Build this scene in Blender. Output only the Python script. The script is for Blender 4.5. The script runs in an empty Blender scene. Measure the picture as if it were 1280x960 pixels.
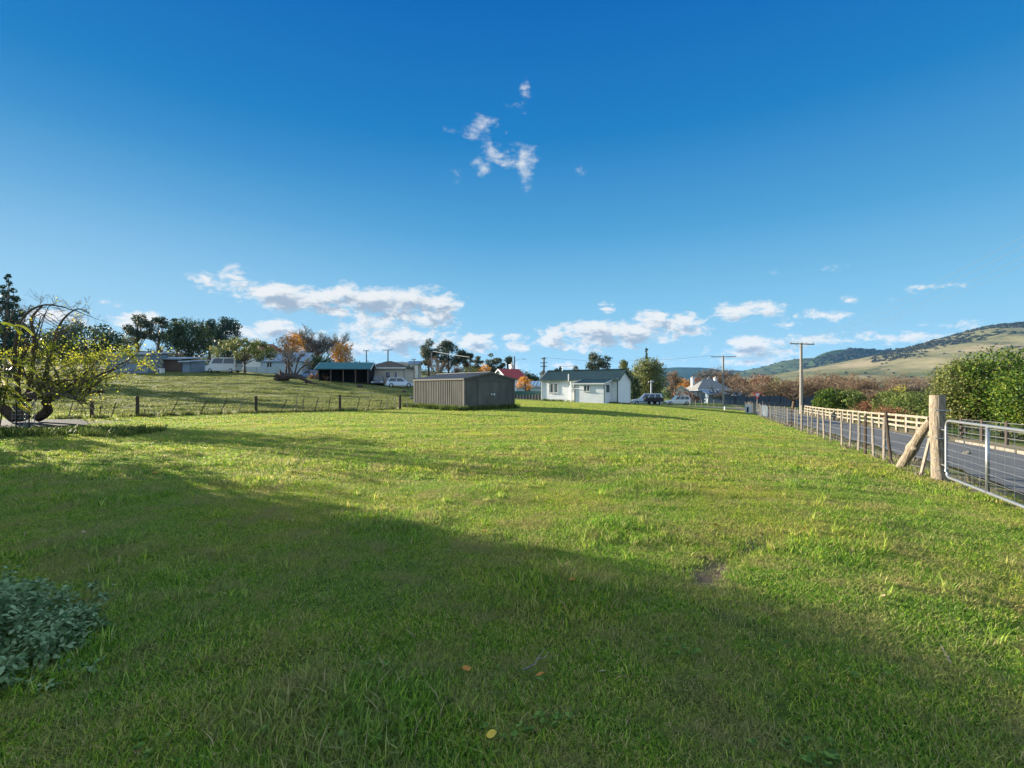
import bpy, math, random
import numpy as np
from mathutils import Vector, Matrix
R = math.radians
sc = bpy.context.scene
col = sc.collection

# ------------------------------------------------------------------ camera, sky, sun, exposure
F, HX, HY = 600.0, 640.0, 483.0
EYE = 1.5
cd = bpy.data.cameras.new('camera'); cam = bpy.data.objects.new('camera', cd); col.objects.link(cam)
cam.location = (0, 0, EYE); cam.rotation_euler = (R(90), 0, 0)
cd.sensor_width = 36; cd.lens = F / 1280 * 36; cd.shift_y = 3 / 1280
cd.clip_start = 0.05; cd.clip_end = 30000
sc.camera = cam
SUN_AZ, SUN_EL = 60.0, 12.0          # degrees left of straight ahead, above the horizon
sd = bpy.data.lights.new('sun', 'SUN'); sd.energy = 4.9; sd.angle = R(0.5); sd.color = (1.0, 0.88, 0.70)
sun = bpy.data.objects.new('sun', sd); col.objects.link(sun)
SDIR = Vector((-math.sin(R(SUN_AZ)) * math.cos(R(SUN_EL)), math.cos(R(SUN_AZ)) * math.cos(R(SUN_EL)), math.sin(R(SUN_EL))))
sun.rotation_euler = SDIR.to_track_quat('Z', 'Y').to_euler(); sun.location = SDIR * 60
sc.view_settings.view_transform = 'Standard'; sc.view_settings.look = 'None'
sc.view_settings.exposure = 1.9; sc.view_settings.gamma = 1.0; sc.view_settings.use_curve_mapping = False
sc.cycles.use_denoising = True
sc.cycles.max_bounces = 6; sc.cycles.diffuse_bounces = 4; sc.cycles.transmission_bounces = 4
sc.cycles.transparent_max_bounces = 8; sc.cycles.caustics_reflective = False; sc.cycles.caustics_refractive = False

SKY_STR = 0.066
CLOUDS = [  # x, y, half width, half height, weight
 (600,161,19,9,.80),(617,158,17,6,.6),(613,183,11,13,.7),(605,206,12,10,.85),(628,193,24,9,.66),(652,195,17,10,.85),(657,214,9,14,.66),(656,121,6,12,.5),(651,131,11,3,.4),(628,129,13,4,.45),(568,222,7,6,.5),(570,163,10,3,.35),(727,212,5,4,.3),(625,232,3,5,.3),
 (276,352,32,11,.9),(292,344,14,13,.8),(345,370,42,13,1),(400,376,62,15,1.1),(455,378,60,17,1.1),(510,380,52,19,1.1),(545,389,28,16,1),(470,402,22,11,.9),(540,402,30,10,.8),
 (330,414,40,11,1),(365,418,40,10,.9),(500,424,66,16,.9),(455,432,44,12,.9),(550,424,26,9,.7),(598,425,18,8,.8),(650,433,20,7,.7),(590,433,26,7,.7),(642,422,12,5,.6),(655,421,12,4,.5),
 (738,420,54,14,1.1),(700,421,26,11,.9),(790,416,52,14,1.1),(810,404,24,11,1),(850,402,22,9,.9),(848,415,34,9,.9),(730,433,30,7,.7),(758,385,9,6,.55),
 (925,390,40,10,.8),(1008,397,34,8,.55),(955,434,52,11,1),(1040,428,50,8,.6),(1100,424,70,7,.55),(1190,407,32,6,.5),(1105,368,60,5,.3),(1035,333,30,4,.2),
 (175,402,34,9,.7),(140,381,12,5,.5),(60,395,50,12,.6),(670,458,60,5,.4),(900,452,80,4,.4)]
w = bpy.data.worlds.new('World'); sc.world = w; w.use_nodes = True
def build_world():
    nt = w.node_tree; nt.nodes.clear(); N = nt.nodes.new; L = nt.links.new
    def mth(op, a, b=None, c=None, clamp=False, t=nt):
        n = t.nodes.new('ShaderNodeMath'); n.operation = op; n.use_clamp = clamp
        for i, v in enumerate((a, b, c)):
            if v is None: continue
            if isinstance(v, (int, float)): n.inputs[i].default_value = v
            else: t.links.new(v, n.inputs[i])
        return n.outputs[0]
    # cloud density field as a function of direction
    g = bpy.data.node_groups.new('cloud_field', 'ShaderNodeTree')
    g.interface.new_socket('Direction', in_out='INPUT', socket_type='NodeSocketVector')
    g.interface.new_socket('Density', in_out='OUTPUT', socket_type='NodeSocketFloat')
    gi = g.nodes.new('NodeGroupInput'); go = g.nodes.new('NodeGroupOutput')
    sep = g.nodes.new('ShaderNodeSeparateXYZ'); g.links.new(gi.outputs[0], sep.inputs[0])
    az = mth('ARCTAN2', sep.outputs[0], sep.outputs[1], t=g); el = mth('ARCSINE', sep.outputs[2], t=g)
    cmb = g.nodes.new('ShaderNodeCombineXYZ'); g.links.new(az, cmb.inputs[0]); g.links.new(el, cmb.inputs[1])
    acc = None
    for (px, py, rx, ry, wt) in CLOUDS:
        u, v = (px - HX) / F, (HY - py) / F
        a0 = math.atan(u); e0 = math.atan(v / math.sqrt(1 + u * u)); ca = math.cos(a0)
        s = g.nodes.new('ShaderNodeVectorMath'); s.operation = 'SUBTRACT'; g.links.new(cmb.outputs[0], s.inputs[0]); s.inputs[1].default_value = (a0, e0, 0)
        m = g.nodes.new('ShaderNodeVectorMath'); m.operation = 'MULTIPLY'; g.links.new(s.outputs[0], m.inputs[0])
        m.inputs[1].default_value = (F / (rx * ca * ca), F / (ry * ca), 0)
        ln = g.nodes.new('ShaderNodeVectorMath'); ln.operation = 'DOT_PRODUCT'; g.links.new(m.outputs[0], ln.inputs[0]); g.links.new(m.outputs[0], ln.inputs[1])
        d = mth('MULTIPLY_ADD', ln.outputs['Value'], -0.5 * wt, wt, t=g)
        acc = d if acc is None else mth('SMOOTH_MAX', acc, d, 0.12, t=g)
    sv = g.nodes.new('ShaderNodeVectorMath'); sv.operation = 'MULTIPLY'; g.links.new(cmb.outputs[0], sv.inputs[0]); sv.inputs[1].default_value = (1, 1.9, 1)
    n1 = g.nodes.new('ShaderNodeTexNoise'); n1.inputs['Scale'].default_value = 19; n1.inputs['Detail'].default_value = 12; n1.inputs['Roughness'].default_value = .66
    n1.inputs['Distortion'].default_value = 0.25
    g.links.new(sv.outputs[0], n1.inputs['Vector'])
    nn = mth('MULTIPLY_ADD', n1.outputs[0], 4.6, -2.36, t=g)
    damp = g.nodes.new('ShaderNodeMapRange'); g.links.new(el, damp.inputs[0]); damp.inputs[1].default_value = .17; damp.inputs[2].default_value = .23; damp.inputs[3].default_value = 1; damp.inputs[4].default_value = .47
    tot = mth('MULTIPLY', mth('ADD', mth('MAXIMUM', acc, -1.2, t=g), nn, t=g), damp.outputs[0], t=g)
    g.links.new(tot, go.inputs[0])
    tc = N('ShaderNodeTexCoord')
    sky = N('ShaderNodeTexSky'); sky.sky_type = 'NISHITA'; sky.sun_disc = False
    sky.sun_elevation = R(SUN_EL); sky.sun_rotation = R(-SUN_AZ); sky.altitude = 300; sky.air_density = 1.0; sky.dust_density = .1; sky.ozone_density = 2.0
    sq = N('ShaderNodeSeparateXYZ'); L(tc.outputs['Generated'], sq.inputs[0])
    lin = lambda c: tuple(((v / 255 + .055) / 1.055) ** 2.4 / 2 ** sc.view_settings.exposure / SKY_STR for v in c) + (1,)
    gr = N('ShaderNodeValToRGB'); L(sq.outputs[2], gr.inputs[0]); cr = gr.color_ramp
    stops = ((0, (178, 218, 238)), (.06, (160, 212, 240)), (.16, (130, 195, 232)), (.30, (80, 161, 214)), (.46, (26, 126, 195)), (.62, (4, 104, 184)), (1, (0, 78, 158)))
    while len(cr.elements) < len(stops): cr.elements.new(.5)
    for i, (p, c) in enumerate(stops): cr.elements[i].position = p; cr.elements[i].color = lin(c)
    dt = N('ShaderNodeVectorMath'); dt.operation = 'DOT_PRODUCT'; L(tc.outputs['Generated'], dt.inputs[0]); dt.inputs[1].default_value = (-math.sin(R(SUN_AZ)), math.cos(R(SUN_AZ)), .15)
    gl = N('ShaderNodeMapRange'); gl.interpolation_type = 'SMOOTHSTEP'; L(dt.outputs['Value'], gl.inputs[0]); gl.inputs[1].default_value = .5; gl.inputs[2].default_value = 1.15; gl.inputs[4].default_value = .55
    gm = N('ShaderNodeMix'); gm.data_type = 'RGBA'; L(mth('MULTIPLY', gl.outputs[0], mth('MULTIPLY_ADD', sq.outputs[2], -2.6, 1.0, clamp=True)), gm.inputs[0]); L(gr.outputs[0], gm.inputs[6]); gm.inputs[7].default_value = lin((196, 224, 244))
    hs = N('ShaderNodeMix'); hs.data_type = 'RGBA'; hs.inputs[0].default_value = .99; L(sky.outputs[0], hs.inputs[6]); 
    # unseen broken cloud added overhead and behind the viewpoint to lift shaded areas
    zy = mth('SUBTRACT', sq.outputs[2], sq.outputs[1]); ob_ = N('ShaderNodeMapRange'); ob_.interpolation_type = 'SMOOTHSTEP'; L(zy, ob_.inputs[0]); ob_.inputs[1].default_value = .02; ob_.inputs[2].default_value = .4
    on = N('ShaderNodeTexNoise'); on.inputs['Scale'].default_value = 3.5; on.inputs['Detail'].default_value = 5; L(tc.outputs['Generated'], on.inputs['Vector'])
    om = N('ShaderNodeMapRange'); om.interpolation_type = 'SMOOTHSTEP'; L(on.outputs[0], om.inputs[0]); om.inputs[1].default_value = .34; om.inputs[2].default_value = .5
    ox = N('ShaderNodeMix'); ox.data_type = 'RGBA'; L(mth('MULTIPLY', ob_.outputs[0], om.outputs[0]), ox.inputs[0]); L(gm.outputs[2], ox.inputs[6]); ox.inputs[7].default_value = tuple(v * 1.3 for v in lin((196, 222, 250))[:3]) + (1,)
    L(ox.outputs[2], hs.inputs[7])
    g1 = N('ShaderNodeGroup'); g1.node_tree = g; L(tc.outputs['Generated'], g1.inputs[0])
    off = N('ShaderNodeVectorMath'); off.operation = 'ADD'; L(tc.outputs['Generated'], off.inputs[0]); off.inputs[1].default_value = (-.012, 0, .016)
    nrm = N('ShaderNodeVectorMath'); nrm.operation = 'NORMALIZE'; L(off.outputs[0], nrm.inputs[0])
    g2 = N('ShaderNodeGroup'); g2.node_tree = g; L(nrm.outputs[0], g2.inputs[0])
    alpha = N('ShaderNodeMapRange'); alpha.interpolation_type = 'SMOOTHSTEP'; L(g1.outputs[0], alpha.inputs[0])
    alpha.inputs[1].default_value = .02; alpha.inputs[2].default_value = .85; alpha.inputs[4].default_value = .92
    shade = N('ShaderNodeMapRange'); shade.interpolation_type = 'SMOOTHSTEP'; L(g2.outputs[0], shade.inputs[0])
    shade.inputs[1].default_value = .35; shade.inputs[2].default_value = 1.25
    cc = N('ShaderNodeMix'); cc.data_type = 'RGBA'; L(shade.outputs[0], cc.inputs[0])
    k = 1 / SKY_STR
    cc.inputs[6].default_value = (.245 * k, .245 * k, .24 * k, 1); cc.inputs[7].default_value = (.100 * k, .122 * k, .150 * k, 1)
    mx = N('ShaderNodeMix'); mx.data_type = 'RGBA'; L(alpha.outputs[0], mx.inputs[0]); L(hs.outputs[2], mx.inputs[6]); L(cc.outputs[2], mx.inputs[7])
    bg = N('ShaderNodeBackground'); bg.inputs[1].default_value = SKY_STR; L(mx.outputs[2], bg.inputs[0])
    out = N('ShaderNodeOutputWorld'); L(bg.outputs[0], out.inputs[0])
build_world()

# ------------------------------------------------------------------ helpers
def tag(o, label=None, cat=None, group=None, kind=None):
    if label: o['label'] = label
    if cat: o['category'] = cat
    if group: o['group'] = group
    if kind: o['kind'] = kind
    return o
def empty(name, loc, rz=0, label=None, cat=None, group=None):
    o = bpy.data.objects.new(name, None); col.objects.link(o); o.location = loc; o.rotation_euler = (0, 0, rz)
    o.empty_display_size = .2
    return tag(o, label, cat, group)
def link_mesh(name, me, mat, parent=None):
    o = bpy.data.objects.new(name, me); col.objects.link(o)
    if mat: me.materials.append(mat)
    if parent: o.parent = parent
    return o
class MB:
    def __init__(s): s.v = []; s.f = []
    def add(s, vs, fs):
        n = len(s.v); s.v += [tuple(p) for p in vs]; s.f += [tuple(i + n for i in f) for f in fs]
    def box(s, c, d, rz=0, M=None):
        hx, hy, hz = d[0] / 2, d[1] / 2, d[2] / 2; ca, sa = math.cos(rz), math.sin(rz); vs = []
        for z in (-hz, hz):
            for x, y in ((-hx, -hy), (hx, -hy), (hx, hy), (-hx, hy)):
                vs.append((c[0] + x * ca - y * sa, c[1] + x * sa + y * ca, c[2] + z))
        s.add(vs, [(0, 3, 2, 1), (4, 5, 6, 7), (0, 1, 5, 4), (1, 2, 6, 5), (2, 3, 7, 6), (3, 0, 4, 7)])
    def bar(s, a, b, w, h, up=(0, 0, 1)):
        a, b = Vector(a), Vector(b); d = (b - a).normalized(); u = Vector(up)
        if abs(d.dot(u)) > .98: u = Vector((0, 1, 0))
        r = d.cross(u).normalized() * w / 2; u = r.cross(d).normalized() * h / 2
        vs = [p + k for p in (a, b) for k in (-r - u, r - u, r + u, -r + u)]
        s.add(vs, [(3, 2, 1, 0), (4, 5, 6, 7), (0, 1, 5, 4), (1, 2, 6, 5), (2, 3, 7, 6), (3, 0, 4, 7)])
    def tube(s, pts, rad, n=8, cap=True, wob=0, rng=None):
        pts = [Vector(p) for p in pts]; rad = rad if hasattr(rad, '__len__') else [rad] * len(pts); vs = []
        for i, p in enumerate(pts):
            d = (pts[min(i + 1, len(pts) - 1)] - pts[max(i - 1, 0)]).normalized()
            r = d.cross(Vector((0, 0, 1)) if abs(d.z) < .95 else Vector((0, 1, 0))).normalized(); u = r.cross(d)
            for k in range(n):
                a = 2 * math.pi * k / n; q = rad[i] * (1 + (rng.uniform(-wob, wob) if wob else 0))
                vs.append(p + (r * math.cos(a) + u * math.sin(a)) * q)
        fs = [(i * n + k, i * n + (k + 1) % n, (i + 1) * n + (k + 1) % n, (i + 1) * n + k) for i in range(len(pts) - 1) for k in range(n)]
        if cap: fs += [tuple(range(n))[::-1], tuple(range((len(pts) - 1) * n, len(pts) * n))]
        s.add(vs, fs)
    def prism(s, poly, axis_pts):      # poly in 2D, axis_pts: two functions mapping (a,b)->3D
        n = len(poly); A, B = axis_pts
        s.add([A(*p) for p in poly] + [B(*p) for p in poly],
              [tuple(range(n))[::-1], tuple(range(n, 2 * n))] + [(i, (i + 1) % n, n + (i + 1) % n, n + i) for i in range(n)])
    def quad(s, a, b, c, d): s.add([a, b, c, d], [(0, 1, 2, 3)])
    def build(s, name, mat, parent=None, smooth=False, bevel=0):
        me = bpy.data.meshes.new(name); me.from_pydata([tuple(p) for p in s.v], [], s.f); me.update()
        if smooth:
            for p in me.polygons: p.use_smooth = True
        o = link_mesh(name, me, mat, parent)
        if bevel:
            m = o.modifiers.new('bevel', 'BEVEL'); m.width = bevel; m.segments = 2; m.limit_method = 'ANGLE'
        return o
def np_mesh(name, V, nper, rnd=None, idx=None):
    """mesh of separate faces of nper vertices each (or explicit idx)"""
    me = bpy.data.meshes.new(name); nv = len(V); me.vertices.add(nv); me.vertices.foreach_set('co', np.asarray(V, np.float32).ravel())
    if idx is None: idx = np.arange(nv).reshape(-1, nper)
    nf = len(idx); me.loops.add(nf * nper); me.loops.foreach_set('vertex_index', np.asarray(idx, np.int32).ravel())
    me.polygons.add(nf); me.polygons.foreach_set('loop_start', np.arange(0, nf * nper, nper, dtype=np.int32))
    if rnd is not None:
        a = me.attributes.new('rnd', 'FLOAT', 'POINT'); a.data.foreach_set('value', np.asarray(rnd, np.float32))
    me.update(calc_edges=True); return me

# ------------------------------------------------------------------ terrain height
_Y = [0, 8, 15, 24, 32, 45, 60, 80, 110, 160, 300, 600, 1500]
_U = [-1.9, -1.07, -.8, -.55, -.3, -.1, .05, .25, .5, .75, 1.07, 1.9]
_T = [
 [0]*12,
 [0,0,0,0,0,0,0,0,-.05,-.15,-.3,-.5],
 [0,0,0,0,0,0,0,-.04,-.22,-.45,-.72,-1.1],
 [0,0,0,0,0,0,0,-.1,-.48,-.85,-1.25,-1.8],
 [.3,.25,.25,.12,0,0,0,-.18,-.75,-1.2,-1.7,-2.4],
 [1.2,1.1,1.1,.9,.35,.1,-.06,-.3,-1.1,-1.75,-2.3,-3],
 [2.6,2.5,2.5,2.3,1.2,.4,-.1,-.7,-1.5,-2.2,-3,-4],
 [4,4,4,3.8,2.2,.9,.1,-1.45,-1.9,-2.9,-4,-5],
 [6,6,5.8,5.4,3.7,2.3,.6,-1.9,-2.4,-3.8,-5,-6],
 [9,9,8.6,8,6,4.4,2,-2,-3.2,-4.8,-6,-7],
 [14,14,14,12,9,7,4,-1.5,-4,-6,-7,-8],
 [12,12,11,10,8,7,4,0,-3,-4,-4,-4],
 [0,0,0,0,0,0,0,0,0,0,0,0]]
_Tn = np.array(_T, float)
def _cr(p0, p1, p2, p3, t):
    m1 = (p2 - p0) * .5; m2 = (p3 - p1) * .5
    return (2*t**3 - 3*t**2 + 1) * p1 + (t**3 - 2*t**2 + t) * m1 + (-2*t**3 + 3*t**2) * p2 + (t**3 - t**2) * m2
_rs = np.random.RandomState(5)
_wv = [(_rs.uniform(0, 6.28), _rs.uniform(.7, 1.4), _rs.uniform(0, 6.28)) for _ in range(9)]
def wave(x, y, scale):
    s = 0
    for a, f, p in _wv: s = s + np.sin((x * math.cos(a) + y * math.sin(a)) * f * 6.28 / scale + p)
    return s / 5.0
def hgt(x, y, fine=True):
    x = np.asarray(x, float); y = np.asarray(y, float)
    ph = np.arctan2(x, y); r = np.hypot(x, y); front = np.clip(np.abs(ph), 0, R(62)) * np.sign(ph)
    u = np.tan(front); Y = r * np.cos(front)
    back = np.clip((np.abs(ph) - R(62)) / R(60), 0, 1)
    yi = np.interp(Y, _Y, np.arange(len(_Y))); ui = np.interp(u, _U, np.arange(len(_U)))
    yi = np.clip(yi, 0, len(_Y) - 1.0001); ui = np.clip(ui, 0, len(_U) - 1.0001)
    i = yi.astype(int); ty = yi - i; j = ui.astype(int); tu = ui - j
    rows = []
    for di in (-1, 0, 1, 2):
        a = np.clip(i + di, 0, len(_Y) - 1)
        c = [_Tn[a, np.clip(j + dj, 0, len(_U) - 1)] for dj in (-1, 0, 1, 2)]
        rows.append(_cr(*c, tu))
    z = _cr(*rows, ty) * (1 - .8 * back)
    if fine:
        z = z + .005 * wave(x + 3, y - 2, .62) * np.clip((16 - Y) / 8, 0, 1) * np.clip(Y / 2, 0, 1) + .010 * wave(x, y, 1.7) * np.clip(Y / 3, 0, 1) + .006 * wave(x + 9, y, 5)*np.clip(Y / 8, 0, 1)
        pad = np.clip((Y - fenceL_Y(x) - 1.5) / 6, 0, 1) * np.clip((-x - 2) / 6, 0, 1) * np.clip((110 - Y) / 30, 0, 1)
        z = z + pad * (.10 * wave(x, y * 1.6, 4.0) + .10 * wave(x + 40, y * 2.2, 9.0))
    return z
FL0, FL1 = (-18.5, 23.7), (-7.4, 31.8)     # paddock fence line
def fenceL_Y(x): return FL0[1] + (x - FL0[0]) * (FL1[1] - FL0[1]) / (FL1[0] - FL0[0])
def G(px, Y, dz=0):
    x = (px - HX) / F * Y; return Vector((x, Y, float(hgt(x, Y)) + dz))
def Z(py, Y): return EYE + (HY - py) / F * Y
def fenceR_X(Y): return 8.0 + .41 * (Y - 9.0)

# ------------------------------------------------------------------ materials
def new_mat(name):
    m = bpy.data.materials.new(name); m.use_nodes = True; nt = m.node_tree; nt.nodes.clear()
    o = nt.nodes.new('ShaderNodeOutputMaterial'); b = nt.nodes.new('ShaderNodeBsdfPrincipled'); nt.links.new(b.outputs[0], o.inputs[0])
    return m, nt, b, o
def simple(name, c, rough=.7, metal=0, var=.18, scale=6, bump=0, bscale=30, c2=None, coat=0, stretch=(1, 1, 1), spec=None):
    m, nt, b, o = new_mat(name); b.inputs['Specular IOR Level'].default_value = spec if spec is not None else (.1 if rough >= .8 else .4); N = nt.nodes.new; L = nt.links.new
    tc = N('ShaderNodeTexCoord'); mp = N('ShaderNodeMapping'); mp.inputs['Scale'].default_value = stretch; L(tc.outputs['Object'], mp.inputs[0])
    n = N('ShaderNodeTexNoise'); n.inputs['Scale'].default_value = scale; n.inputs['Detail'].default_value = 6; n.inputs['Roughness'].default_value = .65; L(mp.outputs[0], n.inputs['Vector'])
    r = N('ShaderNodeValToRGB'); L(n.outputs[0], r.inputs[0]); c2 = c2 or tuple(x * (1 - var) for x in c)
    r.color_ramp.elements[0].position = .35; r.color_ramp.elements[1].position = .68
    r.color_ramp.elements[0].color = (*c2, 1); r.color_ramp.elements[1].color = (*[min(1, x * (1 + var * .5)) for x in c], 1)
    L(r.outputs[0], b.inputs['Base Color']); b.inputs['Roughness'].default_value = rough; b.inputs['Metallic'].default_value = metal
    b.inputs['Coat Weight'].default_value = coat
    if bump:
        n2 = N('ShaderNodeTexNoise'); n2.inputs['Scale'].default_value = bscale; n2.inputs['Detail'].default_value = 5; L(mp.outputs[0], n2.inputs['Vector'])
        bp = N('ShaderNodeBump'); bp.inputs['Strength'].default_value = bump; bp.inputs['Distance'].default_value = .02; L(n2.outputs[0], bp.inputs['Height']); L(bp.outputs[0], b.inputs['Normal'])
    return m
def leafy(name, cols, trans=.35, rough=.55, spread=1.0, patch=None, pscale=.35, spec=.18, straw=None):
    """per leaf colour from the rnd attribute; patch = colour the large noise pulls towards"""
    m, nt, b, o = new_mat(name); N = nt.nodes.new; L = nt.links.new
    a = N('ShaderNodeAttribute'); a.attribute_name = 'rnd'
    r = N('ShaderNodeValToRGB'); L(a.outputs['Fac'], r.inputs[0]); cr = r.color_ramp
    while len(cr.elements) < len(cols): cr.elements.new(.5)
    for i, c in enumerate(cols):
        cr.elements[i].position = c[3] if len(c) > 3 else i / (len(cols) - 1); cr.elements[i].color = (*c[:3], 1)
    outc = r.outputs[0]
    if patch:
        ge = N('ShaderNodeNewGeometry'); n = N('ShaderNodeTexNoise'); n.inputs['Scale'].default_value = pscale; n.inputs['Detail'].default_value = 4; n.inputs['Roughness'].default_value = .6
        L(ge.outputs['Position'], n.inputs['Vector'])
        mr = N('ShaderNodeMapRange'); L(n.outputs[0], mr.inputs[0]); mr.inputs[1].default_value = .42; mr.inputs[2].default_value = .66; mr.inputs[4].default_value = .8
        mx = N('ShaderNodeMix'); mx.data_type = 'RGBA'; L(mr.outputs[0], mx.inputs[0]); L(outc, mx.inputs[6])
        mm = N('ShaderNodeMix'); mm.data_type = 'RGBA'; mm.blend_type = 'MULTIPLY'; mm.inputs[0].default_value = 1; L(outc, mm.inputs[6]); mm.inputs[7].default_value = (*patch, 1); L(mm.outputs[2], mx.inputs[7])
        outc = mx.outputs[2]
    if straw:
        n = N('ShaderNodeTexNoise'); n.inputs['Scale'].default_value = 1.5; n.inputs['Detail'].default_value = 6; n.inputs['Roughness'].default_value = .75; L(ge.outputs['Position'], n.inputs['Vector'])
        mr = N('ShaderNodeMapRange'); L(n.outputs[0], mr.inputs[0]); mr.inputs[1].default_value = .46; mr.inputs[2].default_value = .68; mr.inputs[4].default_value = .82
        mx = N('ShaderNodeMix'); mx.data_type = 'RGBA'; L(mr.outputs[0], mx.inputs[0]); L(outc, mx.inputs[6]); mx.inputs[7].default_value = (*straw, 1); outc = mx.outputs[2]
    L(outc, b.inputs['Base Color']); b.inputs['Roughness'].default_value = rough; b.inputs['Specular IOR Level'].default_value = spec
    t = N('ShaderNodeBsdfTranslucent'); L(outc, t.inputs[0]); ms = N('ShaderNodeMixShader'); ms.inputs[0].default_value = trans
    L(b.outputs[0], ms.inputs[1]); L(t.outputs[0], ms.inputs[2]); L(ms.outputs[0], o.inputs[0]); return m

M = {}
M['bark'] = simple('bark', (.10, .075, .055), .9, bump=.6, bscale=20, stretch=(1, 1, .25))
M['bark_grey'] = simple('bark_grey', (.20, .17, .14), .9, bump=.5, bscale=20, stretch=(1, 1, .25))
M['dead_wood'] = simple('dead_wood', (.075, .058, .048), .95, bump=.6, bscale=12, stretch=(1, 1, .3))
M['old_wood'] = simple('weathered_timber', (.36, .305, .235), .9, var=.5, scale=9, bump=.9, bscale=45, c2=(.13, .105, .075), stretch=(6, 6, .7))
M['post_wood'] = simple('grey_post_timber', (.30, .26, .21), .9, var=.4, scale=14, bump=.5, bscale=40, stretch=(5, 5, .6))
M['post_dark'] = simple('dark_post_timber', (.075, .058, .045), .9, bump=.4, stretch=(5, 5, .6))
M['rail_pale'] = simple('pale_rail_timber', (.26, .23, .175), .85, var=.5, scale=4)
M['galv'] = simple('galvanised_steel', (.30, .315, .33), .42, .75, var=.12, scale=12)
M['wire'] = simple('fence_wire', (.34, .34, .33), .5, .7)
M['shed_wall'] = simple('grey_ribbed_cladding', (.125, .122, .106), .75, .0, var=.25, scale=1.4, c2=(.088, .086, .076), spec=.05, stretch=(1, 1, .3))
M['shed_roof'] = simple('grey_roof_sheet', (.085, .095, .11), .55, .0, var=.2, scale=2, spec=.25)
M['shed_trim'] = simple('grey_trim', (.12, .118, .104), .7, spec=.05)
M['board_white'] = simple('white_weatherboard', (.74, .75, .74), .6, var=.06, scale=2.2)
M['sheet_white'] = simple('white_flat_sheet', (.68, .69, .70), .6, var=.08, scale=1.6)
M['roof_green'] = simple('green_roof_iron', (.030, .062, .056), .4, .1, var=.22, scale=2)
M['trim_green'] = simple('green_trim', (.03, .07, .06), .5)
M['glass'] = simple('window_glass', (.05, .06, .07), .12, 0, coat=.5)
M['curtain'] = simple('curtain_cloth', (.5, .48, .44), .8, stretch=(8, 8, .5))
M['frame_white'] = simple('white_frame', (.62, .62, .60), .5)
M['white_paint'] = simple('white_paint', (.62, .62, .61), .5, var=.06)
M['render_white'] = simple('white_render', (.72, .70, .64), .8, var=.08)
M['cream'] = simple('cream_wall', (.60, .56, .46), .8, var=.1)
M['brick_tan'] = simple('tan_brick', (.50, .44, .36), .85, var=.15, scale=20)
M['blue_wall'] = simple('blue_grey_wall', (.20, .26, .32), .7)
M['pale_blue_wall'] = simple('pale_blue_wall', (.45, .55, .60), .7)
M['roof_grey'] = simple('grey_slate_roof', (.20, .20, .19), .7, var=.3, scale=3)
M['roof_dark'] = simple('dark_tile_roof', (.075, .068, .062), .8, var=.3, scale=5)
M['roof_red'] = simple('red_iron_roof', (.33, .035, .03), .55)
M['roof_blue'] = simple('blue_grey_roof', (.20, .27, .34), .4, .1)
M['roof_teal'] = simple('teal_roof_iron', (.035, .14, .135), .45, .1)
M['roof_rust'] = simple('brown_red_roof', (.20, .07, .05), .7)
M['steel_pale'] = simple('pale_steel_sheet', (.38, .44, .50), .4, .3)
M['brown_wall'] = simple('brown_wall', (.14, .10, .075), .85)
M['dark_inside'] = simple('dark_interior', (.03, .03, .032), .9)  # near-black stands for the carport's dark interior; cabinet doors share it
M['fence_dark'] = simple('dark_blue_metal_fence', (.045, .065, .09), .6)
M['fence_teal'] = simple('dark_teal_rail', (.015, .07, .065), .6)
M['pole'] = simple('power_pole_timber', (.27, .255, .225), .85, var=.3, stretch=(4, 4, .4))
M['pole_dark'] = simple('dark_pole', (.12, .11, .10), .8)
M['insulator'] = simple('insulator', (.25, .22, .2), .3)
M['car_white'] = simple('white_car_paint', (.6, .61, .62), .25, 0, var=.02, coat=.6)
M['car_silver'] = simple('silver_car_paint', (.42, .48, .55), .3, .5, var=.04, coat=.6)
M['car_dark'] = simple('dark_car_paint', (.03, .045, .065), .25, .2, var=.04, coat=.6)
M['car_blue'] = simple('blue_car_paint', (.07, .16, .36), .3, .2, var=.04, coat=.6)
M['grey_paint'] = simple('grey_paint', (.38, .40, .42), .6)
M['tyre'] = simple('tyre_rubber', (.02, .02, .02), .8)
M['rim'] = simple('wheel_rim', (.45, .46, .47), .3, .7)
M['lamp_red'] = simple('tail_lamp', (.4, .02, .02), .2)
M['lamp_clear'] = simple('head_lamp', (.7, .7, .7), .1)
M['black_paint'] = simple('black_paint', (.02, .02, .022), .5)
M['red_sign'] = simple('red_sign', (.5, .04, .04), .4)
M['concrete'] = simple('concrete', (.21, .19, .155), .85, var=.2, scale=4, bump=.2)
M['rock'] = simple('rock', (.25, .23, .21), .9, bump=.8, bscale=8)
# leaves
M['lf_dark'] = leafy('dark_evergreen_leaves', [(.019, .040, .019), (.046, .081, .028), (.085, .116, .043)], .2)
M['lf_pine'] = leafy('pine_needles', [(.016, .043, .034), (.034, .070, .046), (.062, .101, .062)], .15)
M['lf_gum'] = leafy('gum_leaves', [(.034, .053, .031), (.070, .090, .050), (.132, .147, .085)], .25)
M['lf_mid'] = leafy('mid_green_leaves', [(.046, .085, .019), (.101, .147, .031), (.186, .217, .054)], .35)
M['lf_olive'] = leafy('olive_green_leaves', [(.070, .093, .031), (.139, .163, .046), (.248, .248, .078)], .35)
M['lf_bright'] = leafy('glossy_green_leaves', [(.014, .040, .008), (.034, .080, .011), (.080, .145, .016), (.20, .24, .03)], .35, rough=.5, spec=.15)
M['lf_yellow'] = leafy('yellow_autumn_leaves', [(.10, .14, .015), (.24, .29, .025), (.46, .46, .04), (.60, .50, .06)], .55)
M['lf_orange'] = leafy('orange_autumn_leaves', [(.26, .10, .02), (.46, .19, .03), (.60, .29, .045), (.66, .40, .08)], .45)
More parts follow.
